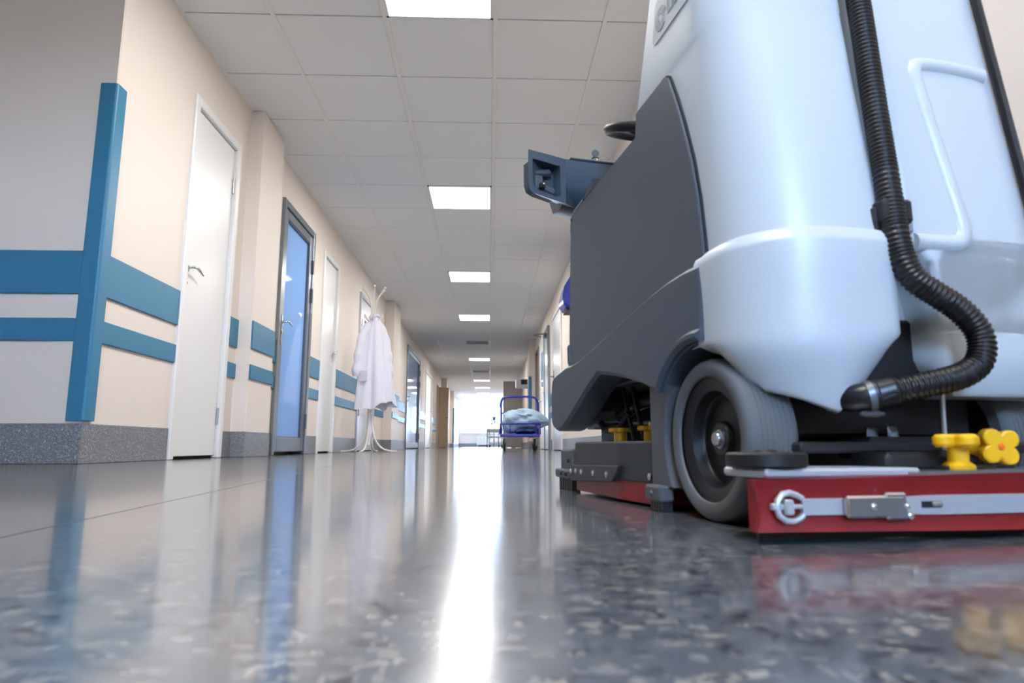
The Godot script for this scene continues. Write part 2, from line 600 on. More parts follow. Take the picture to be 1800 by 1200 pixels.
func build_ceiling() -> void:
	var b := MB.new()
	b.span(Vector3(-4.9, CEIL + 0.05, 3.3), Vector3(WR + 0.3, CEIL + 0.2, ZE - 0.3))
	var ceil := struct("ceiling", b, M.plenum, "suspended ceiling of square grey white panels")
	# runners along the corridor and their cross bars
	var cols := []
	for i in range(-7, 3):
		cols.append(COL0 + COL * i)
	b = MB.new()
	for x in cols:
		if x > -4.6 and x < WR:
			b.span(Vector3(x - 0.014, CEIL - 0.004, 3.0 if x < WL else 3.0), Vector3(x + 0.014, CEIL + 0.03, ZC if x < WL else ZE), 0.002)
	part("runner_bars", b, M.runner, ceil)
	b = MB.new()
	b.span(Vector3(WL, CEIL - 0.006, ZC), Vector3(WL + 0.02, CEIL + 0.02, ZE))
	b.span(Vector3(WR - 0.02, CEIL - 0.006, 3.0), Vector3(WR, CEIL + 0.02, ZE))
	part("edge_angle", b, M.runner, ceil)

	# one panel per cell, near rows one by one, the far rows and those behind the viewer in one piece
	var lit := {4: 1, 9: 1, -1: 1, 14: 1, 24: 1, 34: 1, 39: 1, 44: 1, 49: 1, -6: 1}
	var air := {19: 1, 29: 1}
	var shapes := {}
	var rest := MB.new()
	for k in range(-10, 57):
		var z0 := ROW0 - ROW * k
		var z1 := z0 - ROW
		if z0 < ZE + 0.1:
			continue
		for i in range(-7, 3):
			var x0 := COL0 + COL * i
			var x1 := x0 + COL
			if i == -1 and (lit.has(k) or air.has(k)):
				continue
			x0 = maxf(x0, -4.69 if z1 > ZC else WL)
			x1 = minf(x1, WR)
			if x1 - x0 < 0.1:
				continue
			var a := Vector3(x0 + 0.008, CEIL + 0.004, z0 - 0.0055)
			var c := Vector3(x1 - 0.008, CEIL + 0.022, maxf(z1, ZE) + 0.0055)
			if k < -2 or k > 18 or (z1 > ZC and x1 < WL):
				rest.span(a, c)
				continue
			var s := (c - a).abs()
			var key := "%.3f" % s.x
			if not shapes.has(key):
				var tb := MB.new()
				tb.box(Vector3.ZERO, s, 0.004)
				shapes[key] = tb.mesh()
			var o := MeshInstance3D.new()
			o.name = "panel"
			o.mesh = shapes[key]
			o.material_override = M.tile
			o.position = (a + c) * 0.5
			ceil.add_child(o, true)
	var r := part("far_panels", rest, M.tile, ceil)
	r.set_meta("kind", "stuff")

	var names := {-1: "nearest square ceiling light panel cut by the top of the view", 4: "second square ceiling light panel from the viewer", 9: "third square ceiling light panel from the viewer", 14: "fourth square ceiling light panel from the viewer", 24: "fifth ceiling light panel, between the two air grilles", 34: "sixth ceiling light panel, beyond the second air grille", 39: "seventh ceiling light panel, far down the corridor", 44: "eighth ceiling light panel, near the end window", 49: "farthest ceiling light panel above the end window", -6: "ceiling light panel above the viewer"}
	for k in lit:
		ceiling_light(Vector3(COL0 - COL / 2, CEIL, ROW0 - ROW * (k + 0.5)), names[k])
	for k in air:
		ceiling_vent(Vector3(COL0 - COL / 2, CEIL, ROW0 - ROW * (k + 0.5)), "square air grille in the ceiling, nearer of two" if k == 19 else "square air grille in the ceiling, farther of two")

func ceiling_light(at: Vector3, label: String, energy := 6.4) -> void:
	var t := thing("ceiling_light", label, "ceiling light", at, 0.0, "ceiling light panels")
	var b := MB.new()
	var hx := COL / 2 - 0.014
	var hz := ROW / 2 - 0.004
	b.span(Vector3(-hx, -0.003, -hz), Vector3(-hx + 0.018, 0.045, hz))
	b.span(Vector3(hx - 0.018, -0.003, -hz), Vector3(hx, 0.045, hz))
	b.span(Vector3(-hx, -0.003, -hz), Vector3(hx, 0.045, -hz + 0.018))
	b.span(Vector3(-hx, -0.003, hz - 0.018), Vector3(hx, 0.045, hz))
	part("frame", b, M.lamp_frame, t)
	b = MB.new()
	b.span(Vector3(-hx + 0.018, 0.004, -hz + 0.018), Vector3(hx - 0.018, 0.012, hz - 0.018))
	part("diffuser", b, M.diffuser, t)
	var l := AreaLight3D.new()
	l.name = "panel_light"
	l.area_size = Vector2(hx * 2 - 0.05, hz * 2 - 0.05)
	l.area_normalize_energy = true
	l.light_color = Color(1.0, 0.985, 0.965)
	l.light_energy = energy
	l.area_range = 60.0
	l.shadow_enabled = true
	t.add_child(l)
	l.position = Vector3(0, 0.0, 0)
	l.rotation.x = -PI / 2

func ceiling_vent(at: Vector3, label: String) -> void:
	var t := thing("air_grille", label, "grille", at, 0.0, "ceiling air grilles")
	var b := MB.new()
	b.span(Vector3(-0.34, 0.03, -0.34), Vector3(0.34, 0.045, 0.34))
	part("backing", b, M.vent_dark, t)
	b = MB.new()
	b.span(Vector3(-0.355, -0.004, -0.35), Vector3(-0.3, 0.03, 0.35))
	b.span(Vector3(0.3, -0.004, -0.35), Vector3(0.355, 0.03, 0.35))
	b.span(Vector3(-0.3, -0.004, -0.35), Vector3(0.3, 0.03, -0.3))
	b.span(Vector3(-0.3, -0.004, 0.3), Vector3(0.3, 0.03, 0.35))
	part("frame", b, M.vent_white, t)
	for i in 9:
		b = MB.new()
		b.box(Vector3(0, 0.01, -0.26 + 0.065 * i), Vector3(0.6, 0.004, 0.05), 0.0, Basis(Vector3.RIGHT, 0.6))
		part("slat", b, M.vent_white, t)


# ---------------------------------------------------------------- doors

# A door in a wall along the corridor. side = 1: left wall (faces +x), -1: right wall.
func side_door(label: String, side: float, wall_x: float, z0: float, z1: float, top: float) -> Node3D:
	# local: x along the wall away from the viewer, y up, z out into the corridor
	var n := taken.get("door_count", 0) as int + 1
	taken["door_count"] = n
	var d := struct_node("door_%d" % n, label, Vector3(wall_x, 0, z0 if side > 0 else z1), PI / 2 if side > 0 else -PI / 2)
	return d

func frame_boards(d: Node3D, wide: float, top: float, fw: float, proud: float, m: Material) -> void:
	# two jambs and a head, one mesh each; x runs over the opening
	var b := MB.new()
	b.span(Vector3(0, 0, -0.12), Vector3(fw, top, proud), 0.006)
	part("jamb", b, m, d)
	b = MB.new()
	b.span(Vector3(wide - fw, 0, -0.12), Vector3(wide, top, proud), 0.006)
	part("jamb", b, m, d)
	b = MB.new()
	b.span(Vector3(fw, top - fw, -0.12), Vector3(wide - fw, top, proud), 0.006)
	part("head", b, m, d)

func lever(d: Node3D, at: Vector3, dir: float, m: Material, key := true) -> void:
	var b := MB.new()
	b.lathe([Vector2(0, 0), Vector2(0.026, 0), Vector2(0.026, 0.006), Vector2(0.022, 0.009), Vector2(0, 0.009)], 18, Transform3D(Basis(Vector3.RIGHT, PI / 2), at))
	var pts := []
	for i in 9:
		var t := i / 8.0
		pts.append(at + Vector3(dir * (0.135 * maxf(0.0, t - 0.22) / 0.78), 0.012 * sin(t * 3.0) - 0.02 * t * t, 0.01 + 0.042 * minf(1.0, t / 0.25)))
	b.tube(pts, [0.009, 0.009, 0.0095, 0.0105, 0.011, 0.011, 0.0105, 0.0095, 0.007], 10)
	part("handle", b, m, d)
	if key:
		b = MB.new()
		b.lathe([Vector2(0, 0), Vector2(0.022, 0), Vector2(0.022, 0.006), Vector2(0.018, 0.009), Vector2(0, 0.009)], 18, Transform3D(Basis(Vector3.RIGHT, PI / 2), at + Vector3(-dir * 0.005, -0.095, 0)))
		b.box(at + Vector3(-dir * 0.005, -0.103, 0.012), Vector3(0.006, 0.02, 0.008), 0.001)
		part("lock", b, m, d)

func hinge(d: Node3D, at: Vector3, m: Material) -> void:
	var b := MB.new()
	b.tube([at + Vector3(0, -0.06, 0), at + Vector3(0, 0.06, 0)], 0.009, 10)
	b.box(at + Vector3(0.012, 0, -0.004), Vector3(0.03, 0.11, 0.006), 0.001)
	part("hinge", b, m, d)

# on the left wall local x = 0 is the near jamb
func white_door(label: String, z0: float, z1: float, top: float, handle_near: bool) -> Node3D:
	var wide := z0 - z1
	var d := side_door(label, 1.0, WL, z0, z1, top)
	frame_boards(d, wide, top, 0.065, 0.022, M.door_white)
	var b := MB.new()
	b.span(Vector3(0.068, 0.02, -0.05), Vector3(wide - 0.068, top - 0.07, -0.008), 0.003)
	var leaf := part("leaf", b, M.door_white, d)
	b = MB.new()
	b.span(Vector3(0.06, 0.0, -0.06), Vector3(wide - 0.06, 0.02, -0.03))
	part("threshold_gap", b, M.dark_gap, d)
	lever(leaf, Vector3(0.105 if handle_near else wide - 0.105, 1.275, -0.008), 1.0 if handle_near else -1.0, M.chrome)
	for y in [0.31, top - 0.37]:
		hinge(leaf, Vector3(wide - 0.072 if handle_near else 0.072, y, 0.0), M.steel)
	return d

func glass_door(label: String, z0: float, z1: float, top: float) -> Node3D:
	var wide := z0 - z1
	var d := side_door(label, 1.0, WL, z0, z1, top)
	frame_boards(d, wide, top, 0.07, 0.03, M.aluminium)
	var leaf := Node3D.new()
	leaf.name = "leaf"
	d.add_child(leaf)
	for s in [[0.075, 0.165, 0.03, top - 0.08], [wide - 0.165, wide - 0.075, 0.03, top - 0.08]]:
		var b := MB.new()
		b.span(Vector3(s[0], s[2], -0.05), Vector3(s[1], s[3], 0.018), 0.006)
		part("stile", b, M.aluminium, leaf)
	for s in [[0.03, 0.17], [top - 0.17, top - 0.08]]:
		var b := MB.new()
		b.span(Vector3(0.165, s[0], -0.05), Vector3(wide - 0.165, s[1], 0.018), 0.006)
		part("rail", b, M.aluminium, leaf)
	var g := MB.new()
	g.span(Vector3(0.16, 0.165, -0.022), Vector3(wide - 0.16, top - 0.165, -0.014))
	part("pane", g, M.blue_glass, leaf)
	g = MB.new()
	for s in [[0.165, 0.178], [wide - 0.178, wide - 0.165]]:
		g.span(Vector3(s[0], 0.17, -0.014), Vector3(s[1], top - 0.17, 0.008))
	g.span(Vector3(0.165, 0.17, -0.014), Vector3(wide - 0.165, 0.18, 0.008))
	g.span(Vector3(0.165, top - 0.18, -0.014), Vector3(wide - 0.165, top - 0.17, 0.008))
	part("gasket", g, M.aluminium_dark, leaf)
	g = MB.new()
	g.box(Vector3(0.118, 1.2, 0.022), Vector3(0.035, 0.3, 0.008), 0.002)
	part("lock_plate", g, M.steel, leaf)
	lever(leaf, Vector3(0.118, 1.275, 0.024), 1.0, M.chrome, true)
	for y in [0.35, top - 0.75, top - 0.42]:
		var h := MB.new()
		h.box(Vector3(wide - 0.072, y, 0.03), Vector3(0.024, 0.16, 0.024), 0.004)
		part("hinge", h, M.aluminium_dark, leaf)
	return d

func build_left_doors() -> void:
	white_door("nearest white door with chrome lever, right of blue corner guard", -4.24, -5.06, 2.49, true)
	glass_door("nearer grey framed blue glass door on the left wall", -6.18, -7.32, 2.505)
	white_door("narrow white door just beyond the nearer glass door", -7.8, -8.6, 2.47, false)

	# steel door with a dark pane and brown hinges, behind the coat rack
	var d := side_door("pale steel door with dark pane behind the coat rack", 1.0, WL, -10.06, -11.5, 2.48)
	frame_boards(d, 1.44, 2.48, 0.07, 0.03, M.door_steel)
	var b := MB.new()
	b.span(Vector3(0.075, 0.015, -0.05), Vector3(1.365, 2.405, 0.012), 0.004)
	var leaf := part("leaf", b, M.door_steel, d)
	b = MB.new()
	b.span(Vector3(0.4, 1.25, 0.0), Vector3(1.05, 2.1, 0.016), 0.002)
	part("pane", b, M.dark_glass, leaf)
	for y in [0.6, 2.0]:
		hinge(leaf, Vector3(0.072, y, 0.03), M.brass)
	lever(leaf, Vector3(1.27, 1.2, 0.012), -1.0, M.chrome)

	glass_door("farther grey framed blue glass door beyond the coat rack", -16.0, -18.9, 2.57)
	white_door("far white door just beyond the farther glass door", -20.8, -23.0, 2.48, false)

	# beige door standing ajar, and a last white one
	var o := struct_node("door_7", "beige door standing ajar far down the left wall", Vector3(WL + 0.02, 0, -26.4), deg_to_rad(35))
	taken["door_count"] = 7
	b = MB.new()
	b.span(Vector3(0, 0.02, -0.025), Vector3(0.42, 2.42, 0.025), 0.003)
	var ajar := part("leaf", b, M.door_beige, o)
	lever(ajar, Vector3(0.36, 1.2, 0.025), -1.0, M.dull_steel, false)
	white_door("farthest white door on the left wall near the window", -31.0, -32.4, 2.45, true)

func build_right_side() -> void:
	# local x = 0 is the far jamb on this wall
	var d := side_door("pale grey door on right wall beside scrubber nose", -1.0, WR, -10.75, -12.3, 2.5)
	frame_boards(d, 1.55, 2.5, 0.07, 0.03, M.door_white)
	var b := MB.new()
	b.span(Vector3(0.075, 0.02, -0.05), Vector3(1.475, 2.43, 0.012), 0.004)
	var leaf := part("leaf", b, M.door_steel, d)
	b = MB.new()
	b.box(Vector3(0.2, 1.3, 0.016), Vector3(0.04, 0.36, 0.008), 0.002)
	part("lock_plate", b, M.brass, leaf)
	lever(leaf, Vector3(0.2, 1.36, 0.02), 1.0, M.brass, false)
	for y in [0.4, 2.1]:
		hinge(leaf, Vector3(1.47, y, 0.03), M.steel)

	d = side_door("aluminium framed door with closer arm on right wall", -1.0, WR, -12.95, -14.0, 2.5)
	frame_boards(d, 1.05, 2.5, 0.07, 0.05, M.aluminium)
	b = MB.new()
	b.span(Vector3(0.075, 0.02, -0.05), Vector3(0.975, 2.43, 0.03), 0.004)
	leaf = part("leaf", b, M.door_steel, d)
	lever(leaf, Vector3(0.17, 1.2, 0.03), 1.0, M.chrome, false)
	b = MB.new()
	b.box(Vector3(0.75, 2.33, 0.07), Vector3(0.28, 0.07, 0.07), 0.008)
	b.tube([Vector3(0.75, 2.37, 0.1), Vector3(0.55, 2.38, 0.3), Vector3(0.2, 2.4, 0.12)], 0.013, 8)
	part("door_closer", b, M.aluminium_dark, d)

	d = side_door("white door with narrow window beyond the closer arm", -1.0, WR, -14.2, -15.3, 2.5)
	frame_boards(d, 1.1, 2.5, 0.07, 0.03, M.door_white)
	b = MB.new()
	b.span(Vector3(0.075, 0.02, -0.05), Vector3(1.025, 2.43, 0.012), 0.004)
	leaf = part("leaf", b, M.door_white, d)
	b = MB.new()
	b.span(Vector3(0.3, 1.4, 0.0), Vector3(0.8, 2.2, 0.017), 0.002)
	part("pane", b, M.blue_glass, leaf)
	lever(leaf, Vector3(0.17, 1.1, 0.012), 1.0, M.chrome, false)

	d = side_door("beige door in shade beside the right wall pillar", -1.0, WR, -15.75, -16.9, 2.5)
	frame_boards(d, 1.15, 2.5, 0.07, 0.03, M.door_grey)
	b = MB.new()
	b.span(Vector3(0.075, 0.02, -0.09), Vector3(1.075, 2.43, -0.05), 0.004)
	part("leaf", b, M.door_beige, d)

	# grey door opened across the corridor behind the cart
	var o := struct_node("door_13", "grey framed door opened across the corridor behind cart", Vector3(WR, 0, -24.05))
	b = MB.new()
	b.span(Vector3(-0.7, 0.03, -0.045), Vector3(-0.02, 2.44, 0.0), 0.004)
	var g := part("leaf", b, M.door_grey, o)
	b = MB.new()
	for s in [[-0.7, -0.64, 0.03, 2.44], [-0.08, -0.02, 0.03, 2.44], [-0.64, -0.08, 0.03, 0.1], [-0.64, -0.08, 2.37, 2.44]]:
		b.span(Vector3(s[0], s[2], 0.0), Vector3(s[1], s[3], 0.02), 0.004)
	part("border", b, M.door_grey, g)
	lever(g, Vector3(-0.6, 1.2, 0.0), 1.0, M.dull_steel, false)

func build_far_end() -> void:
	var b := MB.new()
	b.span(Vector3(-0.85, 0.14, ZE + 0.03), Vector3(0.0, 0.2, ZE + 0.12), 0.01)
	b.span(Vector3(-0.85, 0.6, ZE + 0.03), Vector3(0.0, 0.68, ZE + 0.12), 0.01)
	b.span(Vector3(-0.8, 0.2, ZE + 0.002), Vector3(-0.74, 0.6, ZE + 0.04))
	b.span(Vector3(-0.11, 0.2, ZE + 0.002), Vector3(-0.05, 0.6, ZE + 0.04))
	b.span(Vector3(-0.8, 0.0, ZE + 0.04), Vector3(-0.76, 0.15, ZE + 0.09))
	b.span(Vector3(-0.09, 0.0, ZE + 0.04), Vector3(-0.05, 0.15, ZE + 0.09))
	var t := thing("radiator", "white ribbed radiator under the end window", "radiator")
	part("header", b, M.radiator_paint, t)
	for i in 9:
		b = MB.new()
		b.span(Vector3(-0.84 + 0.093 * i, 0.16, ZE + 0.02), Vector3(-0.76 + 0.093 * i, 0.66, ZE + 0.13), 0.02)
		part("rib", b, M.radiator_paint, t)

func build_trim() -> void:
	# skirting
	var b := MB.new()
	for p in pieces(ZC, ZE, LEFT_OPEN):
		b.span(Vector3(WL, 0, p[0]), Vector3(WL + 0.008, 0.2, p[1]), 0.003)
	for p in [[-1.925, -5.25, -5.8], [-1.87, -12.6, -13.5], [-1.8, -27.6, -28.1], [-1.84, -34.0, -34.5]]:
		b.span(Vector3(WL, 0, p[1] + 0.007), Vector3(p[0] + 0.007, 0.2, p[2] - 0.007), 0.003)
	struct("baseboard_left", b, M.skirting, "grey speckled baseboard along the left corridor wall")
	b = MB.new()
	b.span(Vector3(-4.7, 0, ZC + 0.008), Vector3(WL + 0.008, 0.2, ZC), 0.003)
	struct("baseboard_lobby", b, M.skirting, "grey speckled baseboard left of the blue corner guard")
	b = MB.new()
	for p in pieces(3.0, ZE, RIGHT_OPEN):
		b.span(Vector3(WR - 0.008, 0, p[0]), Vector3(WR, 0.2, p[1]), 0.003)
	for p in [[1.05, -17.2, -18.0], [1.0, -30.0, -30.6]]:
		b.span(Vector3(p[0] - 0.007, 0, p[1] + 0.007), Vector3(WR, 0.2, p[2] - 0.007), 0.003)
	struct("baseboard_right", b, M.skirting, "grey speckled baseboard along the right corridor wall")
	b = MB.new()
	b.span(Vector3(WL, 0, ZE + 0.01), Vector3(WR, 0.24, ZE), 0.003)
	struct("baseboard_end", b, M.skirting, "grey speckled baseboard under the end window")

	# blue wall protection: a wide strip above a narrow one on each stretch of wall
	var bands := [[0.862, 1.092, "wide"], [0.617, 0.735, "narrow"]]
	var runs := [
		[WL, -3.41, -4.24, "between blue corner guard and nearest white door"], [WL, -5.06, -5.25, "between nearest white door and pale pillar"],
		[-1.925, -5.255, -5.795, "on the pale pillar"], [WL, -5.8, -6.18, "between pale pillar and nearer glass door"],
		[WL, -7.32, -7.8, "between nearer glass door and narrow white door"], [WL, -8.6, -10.06, "between narrow white door and coat rack"],
		[WL, -11.5, -12.6, "behind the coat rack"], [-1.87, -12.605, -13.495, "on the pillar behind the coat rack"], [WL, -13.5, -16.0, "before the farther glass door"],
		[WL, -18.9, -20.8, "beyond the farther glass door"], [WL, -23.0, -25.2, "before the beige door ajar"]]
	var n := 0
	for r in runs:
		for k in bands:
			b = MB.new()
			b.span(Vector3(r[0], k[0], r[1]), Vector3(r[0] + 0.014, k[1], r[2]), 0.004)
			n += 1
			struct("trim_%d" % n, b, M.blue_vinyl, "%s blue wall strip %s" % [k[2], r[3]])
	for k in bands:
		b = MB.new()
		b.span(Vector3(-4.7, k[0], ZC), Vector3(WL - 0.05, k[1], ZC + 0.014), 0.004)
		n += 1
		struct("trim_%d" % n, b, M.blue_vinyl, "%s blue wall strip left of the blue corner guard" % k[2])
	for r in [[-12.3, -12.95], [-5.0, -10.75]]:
		for k in bands:
			b = MB.new()
			b.span(Vector3(WR - 0.014, k[0], r[0]), Vector3(WR, k[1], r[1]), 0.004)
			n += 1
			struct("trim_%d" % n, b, M.blue_vinyl, "%s pale blue strip on right wall %s" % [k[2], "between two doors" if r[0] < -10 else "behind the scrubber"])

	# corner guards
	corner_guard("tall blue corner guard at the near left wall corner", Vector3(WL, 0.212, ZC), 1.82, 0.075, M.blue_vinyl, 1.0)
	corner_guard("blue corner guard on right wall pillar beyond the cart", Vector3(1.05, 0.3, -17.2), 1.6, 0.06, M.blue_vinyl, -1.0)
	corner_guard("teal corner guard on far left pillar", Vector3(-1.8, 0.22, -27.6), 1.75, 0.06, M.blue_vinyl, 1.0)
	corner_guard("teal corner guard on farthest left pillar by window", Vector3(-1.84, 0.22, -34.0), 1.8, 0.06, M.blue_vinyl, 1.0)

func corner_guard(label: String, at: Vector3, high: float, wing: float, m: Material, s: float) -> void:
	# rounded angle over an outer corner: one wing on the cross wall, one on the corridor wall
	var t := 0.02
	var r := 0.016
	var poly := [Vector2(-s * wing, 0), Vector2(-s * wing, t - 0.006), Vector2(-s * (wing - 0.006), t)]
	for i in 6:
		var a := PI / 2 * i / 5.0
		poly.append(Vector2(s * (t - r + r * sin(a)), t - r + r * cos(a)))
	poly.append(Vector2(s * t, -wing + 0.006)); poly.append(Vector2(s * (t - 0.006), -wing)); poly.append(Vector2(0, -wing)); poly.append(Vector2(0, 0))
	var b := MB.new()
	# x, z of the plan go to polygon x, y; height to the drawn-out axis
	b.prism(poly, 0.0, high, 0.003, Transform3D(Basis(Vector3.RIGHT, Vector3(0, 0, 1), Vector3.UP), Vector3.ZERO))
	var o := part(numbered("corner_guard"), b, m, self)
	o.position = at
	tag(o, label, "corner guard", "blue corner guards")


# ---------------------------------------------------------------- the floor scrubber

# machine axes: u forward, v to its right from the left tyre face, w up
func P(u: float, v: float, w: float) -> Vector3:
	return Vector3(v, w, -u)

const SIDEWAYS := Transform3D(Vector3(0, 0, -1), Vector3(0, 1, 0), Vector3(1, 0, 0), Vector3.ZERO)

func smooth_path(pts: Array, steps: int) -> Array:
	var c := Curve3D.new()
	for i in pts.size():
		var a: Vector3 = pts[maxi(i - 1, 0)]
		var b: Vector3 = pts[mini(i + 1, pts.size() - 1)]
		var h := (b - a) / 6.0
		c.add_point(pts[i], -h, h)
	var out := []
	var l := c.get_baked_length()
	for i in steps + 1:
		out.append(c.sample_baked(l * i / steps, true))
	return out

func tank_plan(low: bool) -> Array:
	# outline of the tank seen from above, from the left front round the rear to the right front
	var p := []
	for i in 11:
		p.append(Vector2(0.18 - 0.023 * i, 0.003))
	for i in range(1, 13):
		var a := PI / 2 * i / 12.0
		p.append(Vector2(-0.05 - 0.09 * sin(a), 0.093 - 0.09 * cos(a)))
	for i in range(1, 5):
		p.append(Vector2(-0.14, 0.093 + 0.0135 * i))
	for i in range(1, 6):
		var a := PI / 2 * i / 5.0
		p.append(Vector2(-0.128 - 0.012 * cos(a), 0.147 + 0.012 * sin(a)))
	var e := 0.021 if low else 0.0
	p.append(Vector2(-0.11, 0.159)); p.append(Vector2(-0.085, 0.159))
	p.append(Vector2(-0.083, 0.162)); p.append(Vector2(-0.083, 0.185 + e)); p.append(Vector2(-0.085, 0.19 + e)); p.append(Vector2(-0.112, 0.195 + e))
	for i in range(0, 6):
		var a := PI / 2 * i / 5.0
		p.append(Vector2(-0.118 - 0.014 * sin(a), 0.211 + e - 0.014 * cos(a)))
	p.append(Vector2(-0.132, 0.25)); p.append(Vector2(-0.132, 0.30)); p.append(Vector2(-0.132, 0.345)); p.append(Vector2(-0.130, 0.362))
	for i in range(0, 5):
		var a := PI / 2 * i / 4.0
		p.append(Vector2(-0.1 - 0.026 * cos(a), 0.372 + 0.026 * sin(a)))
	p.append(Vector2(0.0, 0.4)); p.append(Vector2(0.18, 0.4))
	return p

func plan_ring(plan: Array, off: float, w: float, drop: float) -> PackedVector3Array:
	# drop: how far down from w towards the lower rim of this stretch (0 = none, 1 = at the rim)
	var out := PackedVector3Array()
	var m := plan.size()
	for i in m:
		var a: Vector2 = plan[maxi(i - 1, 0)]
		var c: Vector2 = plan[mini(i + 1, m - 1)]
		var t := (c - a).normalized()
		var n := Vector2(-t.y, t.x)
		var q: Vector2 = plan[i] + n * (off if plan[i].y < 0.165 or off < 0.0 else -0.0015)
		var rear := clampf((0.18 - plan[i].x) / 0.23, 0.0, 1.0)
		var lean := maxf(0.0, w - 0.31) * 0.12 * rear - maxf(0.0, w - 0.615) * 0.41 * (1.0 - rear)
		if plan[i].y > 0.165 and w < 0.31:
			lean = (maxf(w, 0.212) - 0.31) * 0.12 * rear
		var ww := w
		if drop > 0.0:
			ww = lerpf(w, rim_height(plan[i]), drop)
		out.push_back(P(q.x + lean, q.y, ww))
	return out

func rim_height(q: Vector2) -> float:
	if q.y < 0.01:
		return lerpf(0.203, 0.158, clampf((-0.02 - q.x) / 0.05, 0.0, 1.0))
	if q.y < 0.16 and q.x < -0.05:
		if q.y < 0.092:
			return lerpf(0.155, 0.1265, q.y / 0.092)
		return lerpf(0.1265, 0.196, pow((q.y - 0.092) / 0.067, 1.1))
	if q.y < 0.215:
		return 0.17
	return 0.145

func star(r0: float, r1: float, lobes: int, n: int, turn := 0.0) -> Array:
	var out := []
	for i in n:
		var a := TAU * i / n
		var k := 0.5 + 0.5 * cos(lobes * a)
		out.append(Vector2.from_angle(a + turn) * lerpf(r0, r1, pow(k, 0.45)))
	return out

func build_scrubber() -> void:
	var t := thing("floor_scrubber", "large grey and white ride-on floor scrubber with red squeegee", "floor scrubber", Vector3(0.2628, 0, -0.7951), deg_to_rad(9.5))
	scrubber_tank(t)
	scrubber_panels(t)
	scrubber_hose(t)
	for v in [0.0, 0.335]:
		scrubber_wheel(t, v, v > 0.1)
	scrubber_chassis(t)
	scrubber_deck(t)
	scrubber_squeegee(t)
	scrubber_dash(t)
	scrubber_decal(t)

func scrubber_tank(t: Node3D) -> void:
	var plan := tank_plan(false)
	var rows := []
	for w in [0.212, 0.26, 0.30]:
		rows.append(plan_ring(tank_plan(true), 0.0, w, 0.0))
	for l in [[0.0, 0.322], [0.0, 0.36], [0.0, 0.42], [0.0, 0.48], [0.0, 0.54], [0.0, 0.60], [0.0, 0.622], [0.0012, 0.6245], [0.0012, 0.66], [0.0012, 0.72], [0.0012, 0.78], [0.0, 0.84], [-0.008, 0.865], [-0.025, 0.875]]:
		rows.append(plan_ring(plan, l[0], l[1], 0.0))
	var b := MB.new()
	b.grid(rows, true, true)
	b.fan(rows[-1], Vector3.UP)
	part("upper_tank", b, M.shell_white, t, 50.0)

	plan = tank_plan(true)
	rows = []
	for l in [[-0.006, 0.3285, 0.0], [0.0005, 0.3275, 0.0], [0.005, 0.3235, 0.0], [0.0095, 0.315, 0.0], [0.0105, 0.309, 0.0], [0.009, 0.28, 0.0], [0.008, 0.24, 0.0], [0.008, 0.215, 0.0], [0.008, 0.215, 0.18], [0.006, 0.215, 0.36], [0.001, 0.215, 0.55], [-0.006, 0.215, 0.75], [-0.012, 0.215, 0.93], [-0.015, 0.215, 1.0], [-0.019, 0.215, 1.02]]:
		rows.append(plan_ring(plan.slice(8), l[0], l[1], l[2]))
	# underside: draw the rim inwards and up
	var last: PackedVector3Array = rows[-1]
	for s in [[0.35, 0.0], [0.6, 0.02]]:
		var r := PackedVector3Array()
		for q in last:
			r.push_back(Vector3(lerpf(q.x, 0.2, s[0] * 0.6), q.y + s[1], lerpf(q.z, 0.02, s[0])))
		rows.append(r)
	rows.reverse()
	b = MB.new()
	b.grid(rows, false, true)
	part("lower_tank", b, M.shell_white, t, 50.0)

	# pressed rib on the right half of the rear
	var path := []
	for q in [[0.36, 0.560], [0.31, 0.565], [0.268, 0.565], [0.256, 0.556], [0.257, 0.52], [0.2625, 0.4656], [0.269, 0.41], [0.2755, 0.355], [0.275, 0.335], [0.267, 0.324], [0.252, 0.3205], [0.205, 0.3205]]:
		path.append(P(-0.132 + maxf(0.0, q[1] - 0.31) * 0.12 + 0.0085, q[0], q[1]))
	b = MB.new()
	b.tube(smooth_path(path, 60), 0.012, 20)
	part("pressed_rib", b, M.shell_white, t)

	# grey sheet in the hose channel; its shade is put into the colour
	b = MB.new()
	var c := [[], []]
	for w in [0.16, 0.31, 0.6, 0.86]:
		var lean := maxf(0.0, w - 0.31) * 0.12
		c[0].append(P(-0.0845 + lean, 0.160, w)); c[1].append(P(-0.0845 + lean, 0.190 if w > 0.3 else 0.21, w))
	for i in 3:
		b.quad_n(c[0][i], c[1][i], c[1][i + 1], c[0][i + 1], P(-1, 0, 0))
	part("channel_shade", b, M.channel_grey, t)
	b = MB.new()
	b.box(P(-0.118, 0.196, 0.345), Vector3(0.02, 0.03, 0.022), 0.003)
	part("channel_bracket", b, M.channel_grey, t)
	# black seal down the right of the tank
	b = MB.new()
	path = []
	for i in 12:
		var w := 0.3 + 0.05 * i
		path.append(P(-0.131 + (w - 0.31) * 0.12, 0.379 + 0.0 * i, w))
	b.tube(path, 0.006, 8)
	part("edge_seal", b, M.hose_black, t)

